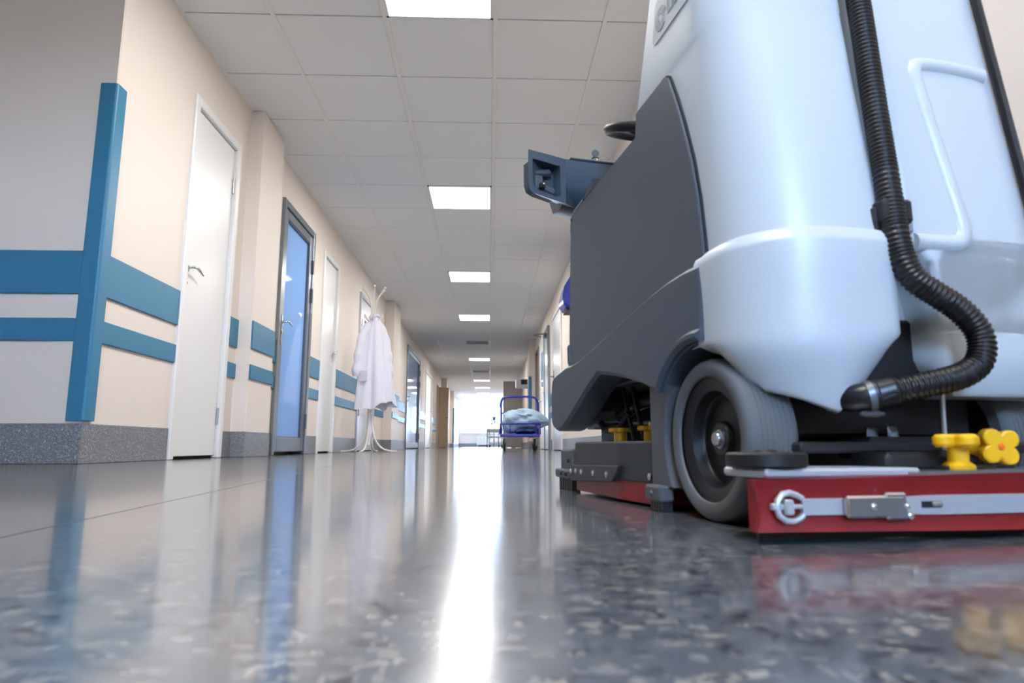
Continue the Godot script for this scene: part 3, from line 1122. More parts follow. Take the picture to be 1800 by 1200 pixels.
func scrubber_panels(t: Node3D) -> void:
	# upper side panel: tall leaf shape in front of the tank
	var upper := [Vector2(-0.0225, 0.25), Vector2(-0.024, 0.307), Vector2(-0.0218, 0.344), Vector2(-0.0151, 0.399), Vector2(-0.0022, 0.458), Vector2(0.017, 0.516), Vector2(0.035, 0.562), Vector2(0.053, 0.601), Vector2(0.058, 0.609), Vector2(0.066, 0.6135), Vector2(0.076, 0.615), Vector2(0.174, 0.615), Vector2(0.18, 0.578), Vector2(0.34, 0.577), Vector2(0.515, 0.575), Vector2(0.528, 0.569), Vector2(0.5405, 0.552), Vector2(0.548, 0.48), Vector2(0.556, 0.40), Vector2(0.563, 0.30), Vector2(0.563, 0.25)]
	var b := MB.new()
	b.prism(upper, -0.003, 0.045, 0.0018, SIDEWAYS)
	part("side_panel", b, M.panel_grey, t)
	# dark joint that shows round the panel
	var joint := []
	for q in upper:
		var mid := Vector2(0.2, 0.42)
		joint.append(q + (q - mid).normalized() * 0.003)
	b = MB.new()
	b.prism(joint.slice(0, 12) + [Vector2(0.174, 0.4), Vector2(0.1, 0.25)], 0.0, 0.02, 0.0, SIDEWAYS)
	part("panel_joint", b, M.chassis_black, t)

	# lower side panel below the raised crease, with nose, brush arch and wheel arch
	var lower := [Vector2(-0.0232, 0.26), Vector2(-0.0235, 0.313), Vector2(0.02, 0.3155), Vector2(0.075, 0.3138), Vector2(0.13, 0.3085), Vector2(0.20, 0.299), Vector2(0.28, 0.2875), Vector2(0.3607, 0.2748), Vector2(0.45, 0.262), Vector2(0.5, 0.256), Vector2(0.535, 0.2545), Vector2(0.574, 0.2555), Vector2(0.605, 0.2515), Vector2(0.64, 0.2475), Vector2(0.67, 0.2435), Vector2(0.684, 0.2365), Vector2(0.691, 0.222), Vector2(0.695, 0.19), Vector2(0.694, 0.15), Vector2(0.688, 0.135), Vector2(0.672, 0.125), Vector2(0.645, 0.121), Vector2(0.61, 0.124), Vector2(0.57, 0.137), Vector2(0.52, 0.158), Vector2(0.466, 0.181), Vector2(0.42, 0.199), Vector2(0.3706, 0.2165), Vector2(0.30, 0.207), Vector2(0.24, 0.196), Vector2(0.185, 0.1845), Vector2(0.158, 0.1765)]
	for i in 13:
		var a := lerpf(deg_to_rad(32.0), deg_to_rad(99.8), i / 12.0)
		lower.append(Vector2(0.126 * cos(a), 0.098 + 0.1175 * sin(a)))
	b = MB.new()
	b.prism(lower, -0.009, 0.05, 0.006, SIDEWAYS)
	part("lower_side_panel", b, M.panel_grey, t)
	# step above the nose
	b = MB.new()
	b.prism([Vector2(0.54, 0.2505), Vector2(0.565, 0.2505), Vector2(0.577, 0.26), Vector2(0.579, 0.296), Vector2(0.572, 0.301), Vector2(0.55, 0.3)], -0.004, 0.05, 0.003, SIDEWAYS)
	part("nose_step", b, M.panel_grey, t)
	# flared lip round the wheel
	var lip := []
	for i in 15:
		var a := lerpf(deg_to_rad(33.0), deg_to_rad(98.0), i / 14.0)
		lip.append(Vector2(0.145 * cos(a), 0.098 + 0.134 * sin(a)))
	for i in 15:
		var a := lerpf(deg_to_rad(98.0), deg_to_rad(33.0), i / 14.0)
		lip.append(Vector2(0.1265 * cos(a), 0.098 + 0.119 * sin(a)))
	b = MB.new()
	b.prism(lip, -0.015, 0.01, 0.005, SIDEWAYS)
	part("wheel_arch_lip", b, M.panel_grey, t)

	# right side panel, platform and seat base between the two sides
	b = MB.new()
	b.prism(upper, 0.36, 0.403, 0.0035, SIDEWAYS)
	b.prism(lower, 0.35, 0.409, 0.006, SIDEWAYS)
	part("right_side_panel", b, M.panel_grey, t)
	# nose between the sides
	b = MB.new()
	b.prism([Vector2(0.56, 0.25), Vector2(0.67, 0.243), Vector2(0.69, 0.22), Vector2(0.692, 0.15), Vector2(0.675, 0.13), Vector2(0.64, 0.13), Vector2(0.62, 0.2), Vector2(0.56, 0.22)], 0.045, 0.355, 0.0, SIDEWAYS)
	part("front_bumper", b, M.panel_grey, t)
	b = MB.new()
	b.span(P(0.14, 0.045, 0.20), P(0.62, 0.355, 0.235), 0.004)
	part("foot_platform", b, M.bracket_black, t)
	b = MB.new()
	b.span(P(0.02, 0.05, 0.235), P(0.17, 0.355, 0.6), 0.006)
	part("seat_base", b, M.panel_grey, t)
	b = MB.new()
	b.box(P(0.245, 0.2, 0.485), Vector3(0.27, 0.07, 0.16), 0.022)
	b.box(P(0.19, 0.2, 0.62), Vector3(0.26, 0.0, 0.0) + Vector3(0, 0.22, 0.045), 0.018, Basis(Vector3.RIGHT, 0.12))
	part("seat", b, M.black_rubber, t)
	b = MB.new()
	b.span(P(0.16, 0.07, 0.235), P(0.32, 0.33, 0.452), 0.01)
	part("seat_box", b, M.panel_grey, t)
	# steel edging at the front corner of the panel
	b = MB.new()
	b.prism([Vector2(0.543, 0.536), Vector2(0.5415, 0.556), Vector2(0.529, 0.573), Vector2(0.515, 0.579), Vector2(0.44, 0.581), Vector2(0.42, 0.594), Vector2(0.39, 0.596), Vector2(0.40, 0.577), Vector2(0.514, 0.571), Vector2(0.526, 0.565), Vector2(0.537, 0.55)], -0.0035, 0.046, 0.001, SIDEWAYS)
	var e := part("corner_edging", b, M.dull_steel, t)
	for q in [[0.531, 0.562], [0.447, 0.5765]]:
		b = MB.new()
		b.lathe([Vector2(0.004, 0.0), Vector2(0.004, 0.0015), Vector2(0, 0.002)], 10, Transform3D(Basis(Vector3.FORWARD, -PI / 2) * Basis(Vector3.RIGHT, 0), P(q[0], -0.0035, q[1])))
		part("screw", b, M.bracket_black, e)

func scrubber_hose(t: Node3D) -> void:
	var ctrl := []
	for q in [[-0.078, 0.1735, 0.86], [-0.098, 0.1725, 0.74], [-0.115, 0.1700, 0.63], [-0.125, 0.1685, 0.511], [-0.138, 0.1645, 0.397], [-0.148, 0.1610, 0.325], [-0.153, 0.1625, 0.29], [-0.158, 0.1705, 0.2665], [-0.165, 0.1905, 0.2485], [-0.170, 0.2120, 0.2315], [-0.174, 0.2255, 0.2115], [-0.176, 0.2275, 0.1925], [-0.176, 0.2200, 0.1745], [-0.174, 0.2020, 0.1625], [-0.169, 0.1780, 0.1555], [-0.161, 0.1560, 0.1505], [-0.152, 0.1380, 0.1465]]:
		ctrl.append(P(q[0], q[1], q[2]))
	var n := 780
	var pts := smooth_path(ctrl, n)
	var rad := []
	for i in n + 1:
		rad.append(0.0130 + 0.0009 * cos(TAU * i / 5.0))
	var b := MB.new()
	b.tube(pts, rad, 18)
	var h := part("suction_hose", b, M.hose_black, t, 75.0)
	var e0: Vector3 = pts[n]
	var dir: Vector3 = (pts[n] - pts[n - 8]).normalized()
	b = MB.new()
	b.tube([e0 - dir * 0.003, e0, e0 + dir * 0.002, e0 + dir * 0.017, e0 + dir * 0.018, e0 + dir * 0.03, e0 + dir * 0.037 + P(0.004, 0, 0), e0 + dir * 0.042 + P(0.014, 0, 0.002), e0 + dir * 0.044 + P(0.04, 0, 0.006)], [0.013, 0.0155, 0.016, 0.016, 0.015, 0.015, 0.0148, 0.0145, 0.0145], 20)
	part("cuff", b, M.hose_black, h)
	b = MB.new()
	b.tube([e0 + dir * 0.021, e0 + dir * 0.0215, e0 + dir * 0.028, e0 + dir * 0.0285], [0.015, 0.0165, 0.0165, 0.015], 20)
	b.box(e0 + dir * 0.025 + Vector3(0.002, -0.0185, 0.0), Vector3(0.02, 0.007, 0.007), 0.002)
	b.tube([e0 + dir * 0.025 + Vector3(-0.012, -0.0185, 0), e0 + dir * 0.025 + Vector3(0.016, -0.0185, 0)], 0.0022, 8)
	part("hose_clamp", b, M.dull_steel, h)
	b = MB.new()
	b.box(P(-0.138, 0.1655, 0.347), Vector3(0.038, 0.028, 0.03), 0.004)
	b.box(P(-0.132, 0.149, 0.332), Vector3(0.012, 0.045, 0.016), 0.003)
	part("hose_clip", b, M.chassis_black, t)

func scrubber_wheel(t: Node3D, v0: float, mirrored: bool) -> void:
	var R := 0.098
	# axle along v: lathe y is +v here for the tyre, whose outside face is at v0 (left) or v0 + width (right)
	var xf := Transform3D(Vector3(0, 0, 1), Vector3(1, 0, 0), Vector3(0, 1, 0), P(0, v0, R))
	if mirrored:
		xf = Transform3D(Vector3(0, 0, 1), Vector3(-1, 0, 0), Vector3(0, 1, 0), P(0, v0 + 0.065, R))
	var W := 0.064
	var prof := [Vector2(0.0755, 0.006), Vector2(0.0765, 0.003), Vector2(0.079, 0.0015), Vector2(0.087, 0.0), Vector2(0.0925, 0.0015), Vector2(0.096, 0.005), Vector2(0.098, 0.010)]
	for i in 7:
		var y := 0.0145 + i * 0.0062
		prof += [Vector2(0.098, y), Vector2(0.0972, y + 0.0006), Vector2(0.0972, y + 0.0014), Vector2(0.098, y + 0.002)]
	prof += [Vector2(0.098, W - 0.008), Vector2(0.095, W - 0.003), Vector2(0.09, W), Vector2(0.076, W)]
	# the bottom-up order turns inside out when the lathe axis points along the outside face first
	var b := MB.new()
	b.lathe(prof, 64, xf)
	var wh := part("tyre", b, M.tyre_grey, t, 30.0)
	wh.name = "wheel"
	b = MB.new()
	b.lathe([Vector2(0.0, W - 0.006), Vector2(0.02, W - 0.006), Vector2(0.0757, W)].map(func(q): return q), 48, xf)
	# dished face, from the hub outwards: seen from the outside its normal points to -y of the lathe
	b.lathe([Vector2(0.0, 0.020), Vector2(0.0195, 0.020), Vector2(0.0205, 0.0215), Vector2(0.0225, 0.0275), Vector2(0.05, 0.031), Vector2(0.0555, 0.0295), Vector2(0.0575, 0.026), Vector2(0.059, 0.0135), Vector2(0.061, 0.0115), Vector2(0.0735, 0.0095), Vector2(0.0757, 0.0085)].map(func(q): return q), 56, xf)
	part("rim", b, M.rim_black, wh)
	b = MB.new()
	b.lathe([Vector2(0.0, 0.0125), Vector2(0.0075, 0.0125), Vector2(0.009, 0.0145), Vector2(0.009, 0.018), Vector2(0.0115, 0.0185), Vector2(0.0115, 0.0203)], 24, xf)
	part("axle_bolt", b, M.steel, wh)

func scrubber_chassis(t: Node3D) -> void:
	var b := MB.new()
	b.span(P(-0.06, 0.075, 0.10), P(0.13, 0.325, 0.22), 0.004)
	b.span(P(0.13, 0.14, 0.135), P(0.6, 0.26, 0.20), 0.004)
	b.span(P(-0.1, 0.05, 0.145), P(0.14, 0.35, 0.235), 0.004)
	b.span(P(-0.02, 0.06, 0.085), P(0.02, 0.34, 0.11), 0.004)
	b.span(P(-0.11, 0.14, 0.075), P(-0.05, 0.26, 0.10), 0.004)
	part("chassis", b, M.chassis_black, t)
	# parts seen through the opening above the brush deck
	b = MB.new()
	for s in [[0.40, 0.07], [0.365, 0.075]]:
		b.tube([P(s[0] + 0.05, s[1], 0.2), P(s[0], s[1], 0.1)], 0.0045, 8)
	b.tube([P(0.52, 0.09, 0.15), P(0.4, 0.09, 0.17), P(0.22, 0.1, 0.165)], 0.012, 10)
	b.tube([P(0.55, 0.06, 0.135), P(0.5, 0.05, 0.12), P(0.44, 0.06, 0.125), P(0.42, 0.07, 0.15)], 0.007, 8)
	part("deck_lift_rods", b, M.bracket_black, t)
	b = MB.new()
	b.box(P(0.5, 0.09, 0.112), Vector3(0.06, 0.03, 0.05), 0.004)
	part("motor_block", b, M.bumper_grey, t)
	b = MB.new()
	b.box(P(0.3, 0.11, 0.14), Vector3(0.05, 0.016, 0.12), 0.003)
	b.box(P(0.27, 0.09, 0.141), Vector3(0.022, 0.018, 0.05), 0.002)
	part("brush_motor_bracket", b, M.bumper_grey, t)
	b = MB.new()
	b.box(P(0.56, 0.1, 0.105), Vector3(0.06, 0.05, 0.05), 0.004)
	part("water_filter", b, M.battery_blue, t)
	b = MB.new()
	b.box(P(0.6, 0.09, 0.155), Vector3(0.09, 0.03, 0.05), 0.008)
	b.box(P(0.585, 0.07, 0.13), Vector3(0.05, 0.012, 0.05), 0.004)
	part("filter_housing", b, M.channel_grey, t)
	# squeegee lift at the rear: two coil springs, rod, rear beam
	for s in [[0.165, 0.088], [0.192, 0.090]]:
		var pts := []
		for i in 61:
			var a := TAU * i / 10.0
			pts.append(P(-0.10 + 0.0006 * i + 0.008 * cos(a) * 0.3, s[0] - 0.02 + 0.0007 * i + 0.004 * cos(a), s[1] + 0.012 + 0.0095 * sin(a)))
		b = MB.new()
		b.tube(pts, 0.0013, 6)
		part("coil_spring", b, M.dull_steel, t)
	b = MB.new()
	b.tube([P(-0.13, 0.2185, 0.16), P(-0.13, 0.2145, 0.085)], 0.0026, 8)
	part("lift_rod", b, M.steel, t)
	b = MB.new()
	b.box(P(-0.125, 0.2, 0.0735), Vector3(0.16, 0.02, 0.06), 0.005)
	b.box(P(-0.1, 0.2, 0.088), Vector3(0.3, 0.012, 0.03), 0.003)
	part("squeegee_carrier", b, M.bracket_black, t)

func scrubber_deck(t: Node3D) -> void:
	# brush deck with its red splash skirt
	var b := MB.new()
	var plan := [Vector2(0.155, 0.006), Vector2(0.27, -0.006), Vector2(0.285, -0.008), Vector2(0.515, -0.008), Vector2(0.527, 0.002), Vector2(0.53, 0.12), Vector2(0.5, 0.25), Vector2(0.4, 0.37), Vector2(0.155, 0.37)]
	var up := Transform3D(Vector3(0, 0, -1), Vector3(1, 0, 0), Vector3(0, 1, 0), Vector3.ZERO)
	b.prism(plan, 0.034, 0.097, 0.003, up)
	var d := part("brush_deck", b, M.deck_grey, t)
	b = MB.new()
	var skirt := []
	for q in plan:
		skirt.append(q + (q - Vector2(0.34, 0.18)).normalized() * -0.002)
	b.prism(skirt, 0.0045, 0.036, 0.001, up)
	part("splash_skirt", b, M.red_rubber, d)
	for q in [[0.39, 0.13], [0.30, 0.27]]:  # unseen brushes, added to stop light showing through under the deck
		b = MB.new()
		b.lathe([Vector2(0.0, 0.001), Vector2(0.095, 0.001), Vector2(0.09, 0.03), Vector2(0.0, 0.034)], 32, Transform3D(Basis.IDENTITY, P(q[0], q[1], 0)))
		part("added_brush", b, M.bracket_black, d)
	# plate that clamps the skirt, bent outwards at the bottom
	b = MB.new()
	b.prism([Vector2(0.29, 0.032), Vector2(0.268, 0.046), Vector2(0.258, 0.058), Vector2(0.27, 0.058), Vector2(0.515, 0.053), Vector2(0.53, 0.04), Vector2(0.534, 0.03), Vector2(0.526, 0.024), Vector2(0.51, 0.0225)], -0.0165, -0.0085, 0.0012, SIDEWAYS)
	part("clamp_plate", b, M.deck_grey, d)
	for q in [[0.5155, 0.0405], [0.484, 0.0420], [0.4488, 0.0417], [0.3803, 0.0423], [0.3107, 0.0425]]:
		b = MB.new()
		b.ball(P(q[0], -0.0168, q[1]), Vector3(0.0032, 0.0055, 0.0055), 10)
		part("bolt", b, M.chrome, d)
	b = MB.new()
	b.ball(P(0.1765, 0.002, 0.045), Vector3(0.0032, 0.0058, 0.0058), 10)
	part("bolt", b, M.chrome, d)
	# yellow star knobs on the deck
	for q in [[0.4431, 0.06], [0.300, 0.06]]:
		b = MB.new()
		b.prism(star(0.0185, 0.0225, 7, 56), 0.115, 0.123, 0.0015, Transform3D(Vector3(1, 0, 0), Vector3(0, 0, 1), Vector3(0, 1, 0), P(q[0], q[1], 0)))
		b.lathe([Vector2(0.0125, 0.096), Vector2(0.012, 0.112), Vector2(0.013, 0.116)], 20, Transform3D(Basis.IDENTITY, P(q[0], q[1], 0)))
		var k := part("star_knob", b, M.yellow_plastic, t)
		b = MB.new()
		b.tube([P(q[0], q[1], 0.12), P(q[0], q[1], 0.129)], 0.004, 8)
		part("stud", b, M.steel, k)
	# front corner guard and the bracket before the wheel, each on a bristle block
	b = MB.new()
	b.box(P(0.594, 0.006, 0.058), Vector3(0.02, 0.05, 0.085), 0.004)
	b.box(P(0.6, 0.0, 0.033), Vector3(0.026, 0.018, 0.1), 0.003)
	var g := part("front_side_guard", b, M.bumper_grey, t)
	b = MB.new()
	for i in 6:
		b.span(P(0.553 + 0.0165 * i, -0.004, 0.0), P(0.567 + 0.0165 * i, 0.014, 0.026), 0.001)
	part("bristle_block", b, M.bracket_black, g)
	b = MB.new()
	for q in [[0.6, -0.0145, 0.033], [0.565, -0.0145, 0.033], [0.575, -0.0055, 0.06]]:
		b = MB.new()
		b.ball(P(q[0], q[1], q[2]), Vector3(0.003, 0.005, 0.005), 8)
		part("bolt", b, M.bracket_black, g)
	b = MB.new()
	var arc := [Vector2(0.158, 0.175), Vector2(0.158, 0.03), Vector2(0.112, 0.03)]
	for i in 9:
		var a := lerpf(deg_to_rad(-35.0), deg_to_rad(38.0), i / 8.0)
		arc.append(Vector2(0.111 * cos(a), 0.098 + 0.111 * sin(a)))
	arc.append(Vector2(0.1, 0.175))
	b.prism(arc, -0.002, 0.03, 0.002, SIDEWAYS)
	var k2 := part("wheel_bracket", b, M.bumper_grey, t)
	b = MB.new()
	b.box(P(0.131, -0.004, 0.025), Vector3(0.022, 0.022, 0.052), 0.003)
	b.ball(P(0.131, -0.0155, 0.025), Vector3(0.003, 0.004, 0.004), 8)
	part("bristle_holder", b, M.bumper_grey, k2)
	b = MB.new()
	for i in 5:
		b.span(P(0.1095 + 0.0085 * i, -0.009, 0.0), P(0.117 + 0.0085 * i, 0.006, 0.015), 0.0008)
	part("bristle_block", b, M.bracket_black, k2)

func bow(v: float) -> float:
	return -0.18 - 0.006 * (1.0 - pow((v - 0.2) / 0.25, 2.0))

func scrubber_squeegee(t: Node3D) -> void:
	var s := Node3D.new()
	s.name = "squeegee"
	t.add_child(s)
	# red blade: waisted strip, closed section swept across the machine
	var rows := []
	for i in 29:
		var k := i / 28.0
		var v := lerpf(-0.0495, 0.4495, k)
		var hi := 0.0585 + 0.005 * smoothstep(-0.05, 0.25, v)
		var lo := 0.0115 - 0.003 * smoothstep(-0.05, 0.25, v)
		var r := PackedVector3Array()
		for j in 17:
			var q := j / 16.0
			var waist := 1.0 - pow(2.0 * q - 1.0, 2.0)
			var end := 0.0
			if i == 0:
				end = 0.0085 * waist - 0.001 * q
			if i == 28:
				end = -0.0085 * waist
			r.push_back(P(bow(v) - 0.004 + 0.004 * waist, v + end, lerpf(lo, hi, q)))
		for j in [1.0, 0.0]:
			r.push_back(P(bow(v) + 0.012, v + (0.0 if i > 0 else 0.002), lerpf(lo, hi, j)))
		rows.append(r)
	var b := MB.new()
	b.grid(rows, true)
	b.fan(rows[0], P(0, -1, 0))
	b.fan(rows[28], P(0, 1, 0))
	part("blade", b, M.red_rubber, s, 50.0)

	b = MB.new()
	b.span(P(-0.165, -0.035, 0.0005), P(-0.158, 0.435, 0.03), 0.001)
	part("added_shade_strip", b, M.black_rubber, s)  # black strip added to block light and give the shadow under the blade

	# steel strap along the blade with its end eye
	var top := []
	b = MB.new()
	rows = []
	for i in 25:
		var v := lerpf(-0.003, 0.44, i / 24.0)
		var c := 0.0335
		var h := lerpf(0.0078, 0.0094, clampf((v - 0.1) / 0.03, 0.0, 1.0))
		var u := bow(v)
		rows.append(PackedVector3Array([P(u - 0.0005, v, c - h), P(u - 0.0042, v, c - h + 0.0006), P(u - 0.0042, v, c + h - 0.0006), P(u - 0.0005, v, c + h)]))
	b.grid(rows, true)
	b.fan(rows[0], P(0, -1, 0))
	part("strap", b, M.plate_silver, s)
	b = MB.new()
	var ring := []
	for q in [[-0.003, 0.0413], [-0.009, 0.0445], [-0.016, 0.0468], [-0.023, 0.0455], [-0.0285, 0.040], [-0.0295, 0.0335], [-0.0275, 0.0265], [-0.021, 0.0218], [-0.013, 0.0212], [-0.007, 0.0235], [-0.003, 0.0265]]:
		ring.append(P(bow(0.0) - 0.004, q[0], q[1]))
	b.tube(ring, 0.0031, 8)
	b.box(P(bow(0.0) - 0.005, -0.0185, 0.034), Vector3(0.009, 0.014, 0.007), 0.0015)
	b.box(P(bow(0.0) - 0.003, -0.029, 0.0345), Vector3(0.012, 0.006, 0.006), 0.001)
	b.box(P(bow(0.0) - 0.006, -0.011, 0.0345), Vector3(0.012, 0.004, 0.004), 0.001)
	part("strap_eye", b, M.plate_silver, s)
	# latch
	b = MB.new()
	b.box(P(bow(0.07) - 0.0075, 0.0685, 0.0335), Vector3(0.063, 0.0205, 0.007), 0.0022)
	b.box(P(bow(0.09) - 0.006, 0.091, 0.0335), Vector3(0.024, 0.0255, 0.008), 0.002)
	var la := part("latch", b, M.chrome, s)
	for q in [[bow(0.07) - 0.0112, 0.065, 0.0335, 0.0036], [bow(0.1) - 0.0102, 0.1015, 0.0335, 0.0028], [bow(0.1) - 0.0085, 0.106, 0.0245, 0.0036]]:
		b = MB.new()
		b.ball(P(q[0], q[1], q[2]), Vector3(q[3], q[3], 0.0022), 12)
		part("rivet", b, M.chrome, la)
	b = MB.new()
	b.box(P(bow(0.13) - 0.0042, 0.1335, 0.0343), Vector3(0.0225, 0.0062, 0.0012), 0.0004)
	part("slot", b, M.bracket_black, s)
	b = MB.new()
	b.box(P(bow(0.13) - 0.006, 0.1385, 0.0345), Vector3(0.011, 0.005, 0.005), 0.0015)
	part("slot_pin", b, M.steel, s)
	# top plates
	b = MB.new()
	b.span(P(-0.179, -0.034, 0.0595), P(-0.10, 0.136, 0.0685), 0.0025)
	part("end_plate", b, M.plate_silver, s)
	b = MB.new()
	rows = []
	for i in 21:
		var v := lerpf(0.12, 0.445, i / 20.0)
		var hi := 0.0585 + 0.005 * smoothstep(-0.05, 0.25, v)
		rows.append(PackedVector3Array([P(bow(v) - 0.003, v, hi), P(bow(v) - 0.003, v, hi + 0.0032), P(bow(v) + 0.05, v, hi + 0.0032), P(bow(v) + 0.05, v, hi)]))
	b.grid(rows, true)
	b.fan(rows[0], P(0, -1, 0))
	part("top_plate", b, M.steel, s)
	# black bumper roller over the end
	for v in [-0.0125, 0.4125]:
		b = MB.new()
		b.lathe([Vector2(0, 0.069), Vector2(0.036, 0.069), Vector2(0.0385, 0.071), Vector2(0.0385, 0.0815), Vector2(0.036, 0.0835), Vector2(0.012, 0.0835), Vector2(0.01, 0.086), Vector2(0, 0.086)], 40, Transform3D(Basis.IDENTITY, P(-0.146, v, 0)))
		part("bumper_roller", b, M.black_rubber, s)
	b = MB.new()
	b.box(P(-0.15, 0.2, 0.068), Vector3(0.06, 0.004, 0.05), 0.001)
	part("knob_pad", b, M.bracket_black, s)
	# yellow T knob and yellow cross knob
	b = MB.new()
	var foot := P(-0.172, 0.1835, 0.0)
	b.lathe([Vector2(0.0135, 0.0655), Vector2(0.0145, 0.067), Vector2(0.0145, 0.0705), Vector2(0.0125, 0.0725), Vector2(0.0095, 0.0745), Vector2(0.0095, 0.090)], 24, Transform3D(Basis(Vector3.FORWARD, 0.05), foot))
	b.prism(star(0.0135, 0.0235, 4, 48, 0.1), 0.0885, 0.1015, 0.003, Transform3D(Vector3(1, 0, 0), Vector3(0, 0, 1), Vector3(0, 1, 0), foot + Vector3(0.003, 0, 0)))
	part("tee_knob", b, M.yellow_plastic, s)
	b = MB.new()
	var hub := P(-0.172, 0.2365, 0.089)
	b.prism(star(0.0125, 0.021, 4, 48, PI / 4 - 0.1), -0.005, 0.008, 0.0016, Transform3D(Basis(Vector3.UP, -0.3), hub))
	b.tube([hub + Vector3(0, 0, -0.005), hub + Vector3(-0.008, 0, -0.03)], 0.011, 16)
	var kn := part("cross_knob", b, M.yellow_plastic, s)
	b = MB.new()
	b.ball(hub + Basis(Vector3.UP, -0.3) * Vector3(0, 0, 0.0075), Vector3(0.004, 0.004, 0.0016), 12)
	part("knob_cap", b, M.orange_plastic, kn)

func scrubber_dash(t: Node3D) -> void:
	# control console over the nose: a wide shell whose left end is hollow
	var b := MB.new()
	var rows := []
	# each row is a closed section; v runs across, section given as (u, w) offsets
	var cuts := [[-0.0005, 0.582, 0.722, 0.621, 0.14], [0.06, 0.587, 0.722, 0.617, 0.15], [0.14, 0.592, 0.722, 0.610, 0.16], [0.26, 0.592, 0.722, 0.610, 0.16], [0.34, 0.587, 0.722, 0.612, 0.15], [0.405, 0.575, 0.722, 0.618, 0.14]]
	for c in cuts:
		var r := PackedVector3Array()
		var u: float = c[1]
		r.append_array([P(u, c[0], c[2]), P(u - 0.002, c[0], c[2] - 0.004), P(u + 0.002, c[0], c[2] - 0.06), P(u + 0.016, c[0], c[3] + 0.02), P(u + 0.034, c[0], c[3] + 0.004), P(u + 0.06, c[0], c[3]), P(u + c[4] - 0.03, c[0], c[3] + 0.012), P(u + c[4], c[0], c[3] + 0.05), P(u + c[4], c[0], c[2] - 0.012), P(u + c[4] - 0.012, c[0], c[2])])
		rows.append(r)
	b.grid(rows, true, true)
	b.fan(rows[0], P(0, -1, 0))
	b.fan(rows[-1], P(0, 1, 0))
	var d := part("control_console", b, M.dash_blue_grey, t)
	# left end piece: a framed hollow face turned to the rear
	var A := P(0.582, -0.0005, 0)
	var B := P(0.554, -0.092, 0)
	var ax := (A - B).normalized()
	var len := (A - B).length()
	var xf := Transform3D(ax, Vector3.UP, ax.cross(Vector3.UP), B)
	var outline := [Vector2(0.0, 0.724), Vector2(0.0, 0.648), Vector2(0.003, 0.634), Vector2(0.012, 0.627), Vector2(0.05, 0.622), Vector2(len, 0.617), Vector2(len, 0.722)]
	var hole := [Vector2(0.011, 0.705), Vector2(0.011, 0.655), Vector2(0.016, 0.641), Vector2(0.03, 0.635), Vector2(0.075, 0.629), Vector2(0.083, 0.634), Vector2(0.082, 0.66), Vector2(0.082, 0.702)]
	b = MB.new()
	# frame strips between outline and hole
	var pairs := [[0, 0], [1, 1], [2, 2], [3, 3], [4, 4], [5, 5], [5, 6], [6, 7], [6, 7], [0, 0]]
	for i in pairs.size() - 1:
		var o0: Vector2 = outline[pairs[i][0]]
		var o1: Vector2 = outline[pairs[i + 1][0]]
		var h0: Vector2 = hole[pairs[i][1]]
		var h1: Vector2 = hole[pairs[i + 1][1]]
		var n := -(xf.basis.z) if (xf.basis.z.dot(Vector3(0, 0, 1)) < 0.0) else xf.basis.z
		b.quad_n(xf * Vector3(o0.x, o0.y, 0), xf * Vector3(o1.x, o1.y, 0), xf * Vector3(h1.x, h1.y, 0), xf * Vector3(h0.x, h0.y, 0), n)
	var back := -0.03 if xf.basis.z.dot(Vector3(0, 0, 1)) > 0.0 else 0.03
	for i in hole.size():
		var h0: Vector2 = hole[i]
		var h1: Vector2 = hole[(i + 1) % hole.size()]
		var m := Vector2(0.046, 0.67) - (h0 + h1) * 0.5
		b.quad_n(xf * Vector3(h0.x, h0.y, 0), xf * Vector3(h1.x, h1.y, 0), xf * Vector3(h1.x, h1.y, back), xf * Vector3(h0.x, h0.y, back), xf.basis * Vector3(m.x, m.y, 0))
	# outer walls of the end piece, drawn out forwards
	var push := P(0.085, 0.075, 0.0)
	for i in outline.size():
		var o0: Vector2 = outline[i]
		var o1: Vector2 = outline[(i + 1) % outline.size()]
		var m := (o0 + o1) * 0.5 - Vector2(0.046, 0.67)
		b.quad_n(xf * Vector3(o0.x, o0.y, 0), xf * Vector3(o1.x, o1.y, 0), xf * Vector3(lerpf(o1.x, 0.09, 0.12), lerpf(o1.y, 0.68, 0.2), 0) + push, xf * Vector3(lerpf(o0.x, 0.09, 0.12), lerpf(o0.y, 0.68, 0.2), 0) + push, xf.basis * Vector3(m.x, m.y, 0))
	part("console_end", b, M.dash_blue_grey, d, 30.0)
	b = MB.new()
	b.prism(hole, minf(back, back * 1.3), maxf(back, back * 1.3), 0.0, xf)
	b.box(xf * Vector3(0.046, 0.685, back * 0.75), Vector3(0.05, 0.016, 0.02), 0.005, xf.basis * Basis(Vector3(0, 0, 1), 0.25))
	b.box(xf * Vector3(0.036, 0.66, back * 0.7), Vector3(0.024, 0.04, 0.02), 0.006, xf.basis)
	b.box(xf * Vector3(0.058, 0.648, back * 0.7), Vector3(0.04, 0.02, 0.02), 0.005, xf.basis * Basis(Vector3(0, 0, 1), -0.2))
	part("lamp_housing", b, M.panel_grey, d)
	b = MB.new()
	b.box(xf * Vector3(0.04, 0.651, back * 0.35), Vector3(0.014, 0.013, 0.012), 0.002, xf.basis)
	part("lamp_socket", b, M.chassis_black, d)
	b = MB.new()
	b.ball(xf * Vector3(0.041, 0.654, back * 0.1), Vector3.ONE * 0.0035, 10)
	part("lamp_bulb", b, M.chrome, d)
	# key panel and ignition key
	b = MB.new()
	b.prism([Vector2(0.58, 0.01), Vector2(0.59, 0.16), Vector2(0.68, 0.16), Vector2(0.66, 0.02)], 0.721, 0.728, 0.003, Transform3D(Vector3(0, 0, -1), Vector3(1, 0, 0), Vector3(0, 1, 0), Vector3.ZERO))
	part("key_panel", b, M.panel_grey, d)
	var kp := P(0.6, 0.076, 0.728)
